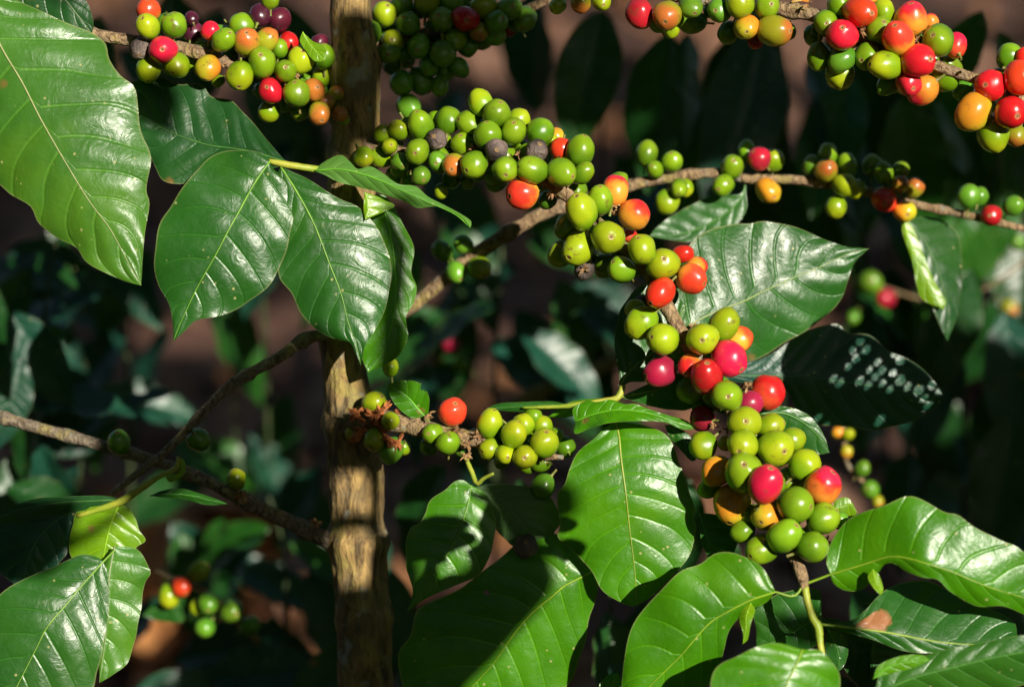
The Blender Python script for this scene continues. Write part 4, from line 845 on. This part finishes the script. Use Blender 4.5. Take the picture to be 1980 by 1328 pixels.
L_ = thing('coffee_branch', 'hanging blurred strand of tiny yellow and green cherries under the spotted leaf', 'branch', P(1630, 790, 700), 'coffee branches bearing cherries')
LP = [(1625, 790, 700, 5), (1632, 850, 700, 5), (1640, 900, 700, 4), (1690, 950, 720, 4)]
twig('twig', L_, LP, M_TWIG, 16, 6, True, .1, 55)
cherries(L_, LP, {6: [(900,1180,32,'y'),(960,1190,34,'l'),(950,1290,36,'y')], 9: [(1085,180,52,'G'),(1130,250,36,'k'),(1040,60,44,'G')]}, spread=30)
# ------------------------------------------------------------------ added shade casters: unseen leaf shapes keeping sun off the plants behind
E1 = SUN.cross(Vector((0, 0, 1))).normalized(); E2 = E1.cross(SUN).normalized()
CELL = 0.008; U0, V0, NU, NV = -1.2, -0.6, 400, 300
REF = P(990, 664, 0)
def suv(p): q = p-REF; return q.dot(E1), q.dot(E2)
def cell(u, v): return int((u-U0)/CELL), int((v-V0)/CELL)
litm = np.zeros((NU, NV), bool); drk = np.zeros((NU, NV), bool)
def inpoly(x, y, poly):
    c = False; j = len(poly)-1
    for i in range(len(poly)):
        if (poly[i][1] > y) != (poly[j][1] > y) and x < (poly[j][0]-poly[i][0])*(y-poly[i][1])/(poly[j][1]-poly[i][1])+poly[i][0]: c = not c
        j = i
    return c
# added unseen casters cut to the shadows wanted on the near plants: outline in photo px at the depth they fall on
SHADE = [
 ([(1052,1040),(1035,1012),(960,1050),(900,1090),(850,1130),(810,1160),(770,1220),(740,1330),(760,1420),(860,1400),(912,1322),(960,1275),(1000,1225),(1040,1180),(1062,1150),(1072,1120),(1066,1085),(1062,1060)], 66),
 ([(807,1003),(847,992),(887,995),(911,1003),(917,1014),(901,1023),(924,1029),(927,1043),(913,1053),(890,1060),(864,1073),(867,1083),(845,1094),(849,1118),(873,1109),(893,1107),(912,1113),(913,1126),(827,1169),(790,1179),(802,1133),(819,1106),(823,1083),(783,1086),(777,1016)], 32),
 ([(905,943),(923,958),(947,969),(937,993),(927,1013),(936,1033),(927,1050),(903,1063),(912,1086),(911,1112),(933,1119),(967,1086),(993,1026),(980,986),(953,953)], 32),
 ([(1060,1003),(1085,997),(1102,998),(1116,1005),(1121,1013),(1112,1023),(1096,1029),(1060,1020)], 14),
 ([(1072,1040),(1090,1040),(1110,1037),(1130,1044),(1141,1054),(1136,1069),(1120,1077),(1100,1064),(1076,1058)], 12),
 ([(920,930),(1000,915),(1085,950),(1095,1000),(1040,1030),(985,1045),(955,1000),(930,955)], 68),
 ([(1540,640),(1590,610),(1680,640),(1760,690),(1840,770),(1780,830),(1650,850),(1530,815),(1515,755),(1510,700)], 220),
 ([(250,170),(300,140),(345,150),(352,190),(340,235),(345,262),(300,250),(250,225)], 50),
 ([(720,410),(760,400),(800,470),(790,560),(770,640),(745,655),(730,640),(735,560),(755,500)], 62),
 ([(735,40),(790,15),(850,38),(905,10),(960,32),(1045,20),(1050,70),(1010,120),(960,160),(850,205),(735,215)], 190),
 ([(630,40),(740,30),(745,280),(630,290)], 110),
 ([(640,795),(720,825),(740,890),(700,915),(640,912),(620,850)], 145),
 ([(694,650),(750,640),(752,790),(705,790),(688,720)], 150),
 ([(620,988),(700,992),(735,1000),(720,1025),(650,1030),(610,1010)], 160),
 ([(705,1130),(735,1040),(775,1330),(630,1330),(630,1130),(670,1135)], 180),
 ([(700,905),(745,890),(750,1040),(712,1045),(715,960)], 160),
 ([(580,180),(620,170),(680,250),(690,330),(620,300)], 110),
 ([(-20,960),(150,965),(140,1060),(70,1130),(-20,1130)], 78),
 ([(240,975),(262,985),(180,1040),(120,1075),(120,1050),(190,1010)], 64),
 ([(1480,1190),(1590,1180),(1600,1260),(1540,1250)], -40),
 ([(190,950),(310,860),(430,725),(565,650),(600,690),(480,820),(340,960),(240,1010)], 120),
 ([(190,820),(330,860),(440,920),(520,950),(640,1010),(640,1100),(460,1010),(300,950),(190,920)], 175),
]
HOLES = [(1320+a/3, 443+b/3, max(5.5, r/3*0.92)) for a, b, r in [(1085,690,22),(1025,740,22),(975,790,15),(1010,690,15),(1140,770,15),(1090,815,18),(1165,815,20),(1280,750,26),(1225,830,20),(1265,875,25),(1300,915,20),(1365,935,25),(1445,905,22),(1120,855,20),(1030,880,22),(1075,905,20),(1160,895,15),(1200,930,15),(920,890,20),(880,865,15),(1485,940,18),(1395,985,15),(1425,1020,20),(1170,1100,25),(1060,640,20),(1250,715,15),(820,1080,15),(870,1125,18)]]
CAST = Geo()
def caster_w(p, near=False):
    """how far towards the sun a point has to go: behind the photographer, or (near) just out of the picture"""
    if not near: return ((p-CAM).dot(FV)+0.12)/-SUN.dot(FV)
    t = 0.25
    while t < 2.2:
        c = to_photo(p+SUN*t)
        if c is None: return t+0.02
        x, y, z = c
        if (x < -150 or x > 2130 or y < -150 or y > 1480): return t
        t += 0.02
    return t
for i, (poly, z) in enumerate(SHADE):
    pts = [P(x, y, z) for x, y in poly]
    w = max(caster_w(p, z in (32, 14, 12, 220)) for p in pts)+0.03*(i % 3)
    vs = [p+SUN*w for p in pts]
    if len(poly) == 10 and poly[0] == (1540, 640):      # added caster pierced with holes to throw light spots
        X = [p[0] for p in poly]; Y = [p[1] for p in poly]; st = 3
        for gx_ in range(int(min(X)), int(max(X)), st):
            run = None
            for gy_ in range(int(min(Y)), int(max(Y))+2*st, st):
                ok = inpoly(gx_+1.5, gy_+1.5, poly) and not any(((gx_+1.5-hx)*.8+(gy_+1.5-hy)*.6)**2/1.0+(-(gx_+1.5-hx)*.6+(gy_+1.5-hy)*.8)**2/2.6 < hr*hr for hx, hy, hr in HOLES)
                if ok and run is None: run = gy_
                if not ok and run is not None:
                    q4 = [P(a_, b_, z)+SUN*w for a_, b_ in ((gx_, run), (gx_+st, run), (gx_+st, gy_), (gx_, gy_))]
                    CAST.add(q4, [(0, 1, 2, 3)]); run = None
        continue
    CAST.add(vs, [tuple(range(len(vs)))])
LIT += [P(x, y, 135) for x, y in ((652, 690), (654, 730), (660, 770), (668, 700), (685, 940), (672, 955), (690, 970), (685, 1055), (698, 1080), (694, 1110), (680, 5), (670, 25), (700, 10))]
polys_uv = [[suv(P(x, y, z)) for x, y in poly] for poly, z in SHADE]
for p in LIT:
    u, v = suv(p)
    if any(inpoly(u, v, q) for q in polys_uv): continue
    i, j = cell(u, v)
    if 1 <= i < NU-1 and 1 <= j < NV-1: litm[i-1:i+2, j-1:j+2] = True
for p in LITG:
    i, j = cell(*suv(p)); k = 2
    litm[max(0, i-k):i+k+1, max(0, j-k):j+k+1] = True
for hx, hy, hr in HOLES:
    i, j = cell(*suv(P(hx, hy, 222))); litm[i, j] = True
litd = litm.copy()
for s in (-3, 0, 3):
    for t in (-3, 0, 3): litd |= np.roll(np.roll(litm, s, 0), t, 1)
# what lies behind: everything the camera sees far back
for x in range(-250, 2240, 25):
    for y in range(-200, 1500, 25):
        for z in (480, 620, 800, 1000, 1300, 1700, 2300, 3000):
            i, j = cell(*suv(P(x, y, z)))
            if 0 <= i < NU and 0 <= j < NV: drk[i, j] = True
        h = ground_hit(x, max(y, -60)); i, j = cell(*suv(h))
        if 0 <= i < NU and 0 <= j < NV: drk[i, j] = True
drk &= ~litm
cov = np.zeros_like(drk); r0 = random.Random(5)
cells = list(zip(*np.nonzero(drk))); r0.shuffle(cells)
def leaf_poly(cu, cv, ln, an):
    pts = []
    for k in range(12):
        t = k/6 if k <= 6 else (12-k)/6
        s = 1 if k <= 6 else -1
        w = 0.24*math.sin(math.pi*min(1, t*0.97+.015))**.85
        x, y = (t-.5)*ln, s*w*ln
        pts.append((cu+x*math.cos(an)-y*math.sin(an), cv+x*math.sin(an)+y*math.cos(an)))
    return pts
def poly_cells(cu, cv, ln, an):
    out = set()
    for a in np.linspace(-.5, .5, 15):
        w = 0.24*math.sin(math.pi*(a+.5))**.85 if -.5 < a < .5 else 0
        for b in np.linspace(-1, 1, 7):
            x, y = a*ln, b*w*ln
            out.add(cell(cu+x*math.cos(an)-y*math.sin(an), cv+x*math.sin(an)+y*math.cos(an)))
    return out
nleaf = 0
for (i, j) in cells:
    if cov[i, j]: continue
    u, v = U0+(i+.5)*CELL, V0+(j+.5)*CELL
    best = None
    for k in range(14):
        ln = r0.uniform(.10, .17) if k < 5 else (r0.uniform(.05, .1) if k < 10 else r0.uniform(.02, .05)); an = r0.uniform(0, 6.28)
        cu, cv = u+r0.uniform(-.3, .3)*ln*.5, v+r0.uniform(-.3, .3)*ln*.5
        cs = [c for c in poly_cells(cu, cv, ln, an) if 0 <= c[0] < NU and 0 <= c[1] < NV]
        if any(litm[c] for c in cs): continue
        gain = sum(1 for c in cs if drk[c] and not cov[c])
        if best is None or gain > best[0]: best = (gain, cu, cv, ln, an, cs)
    if best is None: continue
    gain, cu, cv, ln, an, cs = best
    for c in cs: cov[c] = True
    p = REF+E1*cu+E2*cv
    w = caster_w(p)+r0.uniform(0, .4)
    pts = leaf_poly(cu, cv, ln, an)
    tw = r0.uniform(-.5, .5)
    vs = []
    for k, (a, b) in enumerate(pts):
        off = ((a-cu)*math.cos(an+.8)+(b-cv)*math.sin(an+.8))*tw
        vs.append(REF+E1*a+E2*b+SUN*(w+off))
    CAST.add(vs, [tuple(range(12))]); nleaf += 1
print('canopy leaves', nleaf, 'dark', int(drk.sum()), 'covered', int((cov & drk).sum()), 'lit', int(litm.sum()))
# added unseen dome of leaf shapes that blocks most of the sky light
rd = random.Random(21); kept = 0
lu = [suv(p) for p in LIT[::5]]
ulo, uhi = min(a for a, b in lu)-.12, max(a for a, b in lu)+.12; vlo, vhi = min(a for b, a in lu)-.12, max(a for b, a in lu)+.12
DOME_N = 4600
for k in range(DOME_N):
    th = rd.uniform(0, 6.2832); sz = rd.uniform(0.02, 1); cz = math.sqrt(1-sz*sz)
    if math.sin(th) > 0.1 and sz > 0.15 and rd.random() > 0.16: continue      # dome thinned ahead to let blue sky light in
    rr = rd.uniform(2.9, 4.2)
    d = Vector((cz*math.cos(th), cz*math.sin(th), sz))
    c0 = Vector((0, 1.0, 0.2))+Vector((d.x*rr, d.y*rr*(2.6 if d.y > 0 else 1.0), d.z*rr*0.95))
    ln = rd.uniform(.28, .5)
    if d.y > 0: ln *= 1.5
    y = Vector((rd.gauss(0, 1), rd.gauss(0, 1), rd.gauss(-.4, 1))); nn = (d+Vector((rd.gauss(0, .35), rd.gauss(0, .35), rd.gauss(0, .35)))).normalized()
    y = (y-nn*y.dot(nn)).normalized(); x = y.cross(nn)
    vs = [c0+y*((t-.5)*ln)+x*(s*ln*.24*math.sin(math.pi*t)**.8)-nn*(ln*.5*(t-.5)**2) for t, s in ((0.02,0),(.22,1),(.5,1),(.78,1),(.98,0),(.78,-1),(.5,-1),(.22,-1))]
    if (c0-REF).dot(SUN) > 0:
        cs = [cell(*suv(x0+(x1-x0)*f)) for x0, x1 in ((vs[0], vs[4]), (vs[1], vs[7]), (vs[2], vs[6]), (vs[3], vs[5])) for f in (0, .2, .4, .6, .8, 1)]
        if any(0 <= p < NU and 0 <= q < NV and litd[p, q] for p, q in cs): continue
    CAST.add(vs, [(0, 1, 7), (1, 2, 6, 7), (2, 3, 5, 6), (3, 4, 5)]); kept += 1
print('dome', kept)
casters = add('shade_casters', CAST.v, CAST.f, M_LEAF, smooth=False)  # all added unseen casters and the sky-blocking dome in one mesh
me = casters.data
for nm in ('UVMap', 'vein'):
    u = me.uv_layers.new(name=nm); u.data.foreach_set('uv', np.tile(np.array([.5, .5], np.float32), len(me.loops)))
casters.color = (*DEEP, 1); casters['under'] = 0.0
tag(casters, 'added leaf shapes out of view that cast shade', 'foliage', kind='stuff')

# ------------------------------------------------------------------ light, camera, render
w = bpy.data.worlds.new('World'); scene.world = w; w.use_nodes = True
nt = w.node_tree; nt.nodes.clear()
sky = nt.nodes.new('ShaderNodeTexSky'); sky.sky_type = 'NISHITA'; sky.sun_disc = False
elev = math.asin(SUN.z); rot = math.atan2(SUN.x, SUN.y)
sky.sun_elevation = elev; sky.sun_rotation = rot
bg = nt.nodes.new('ShaderNodeBackground'); bg.inputs['Strength'].default_value = 0.062
ou = nt.nodes.new('ShaderNodeOutputWorld'); nt.links.new(sky.outputs[0], bg.inputs[0]); nt.links.new(bg.outputs[0], ou.inputs[0])
sd = bpy.data.lights.new('sun', 'SUN'); sd.energy = 5.0; sd.angle = math.radians(0.3); sd.color = (1.0, 0.93, 0.80)
so = bpy.data.objects.new('sun', sd); COL.objects.link(so); so.rotation_mode = 'QUATERNION'; so.rotation_quaternion = SUN.to_track_quat('Z', 'Y'); so.location = REF+SUN*3
cd = bpy.data.cameras.new('camera'); co = bpy.data.objects.new('camera', cd); COL.objects.link(co)
cd.lens = LENS; cd.sensor_width = 36; cd.clip_start = 0.02; cd.clip_end = 500
co.location = CAM; co.rotation_euler = (math.pi/2-PITCH, 0, 0)
cd.dof.use_dof = True; cd.dof.focus_distance = D0-4*K; cd.dof.aperture_fstop = 3.9; cd.dof.aperture_blades = 0
scene.camera = co
scene.render.engine = 'CYCLES'
scene.cycles.use_denoising = True
scene.cycles.max_bounces = 6; scene.cycles.diffuse_bounces = 3; scene.cycles.glossy_bounces = 3; scene.cycles.transmission_bounces = 3
scene.cycles.caustics_reflective = False; scene.cycles.caustics_refractive = False
scene.cycles.sample_clamp_indirect = 4
vs_ = scene.view_settings; vs_.view_transform = 'Standard'; vs_.look = 'None'; vs_.exposure = 0.6; vs_.gamma = 1
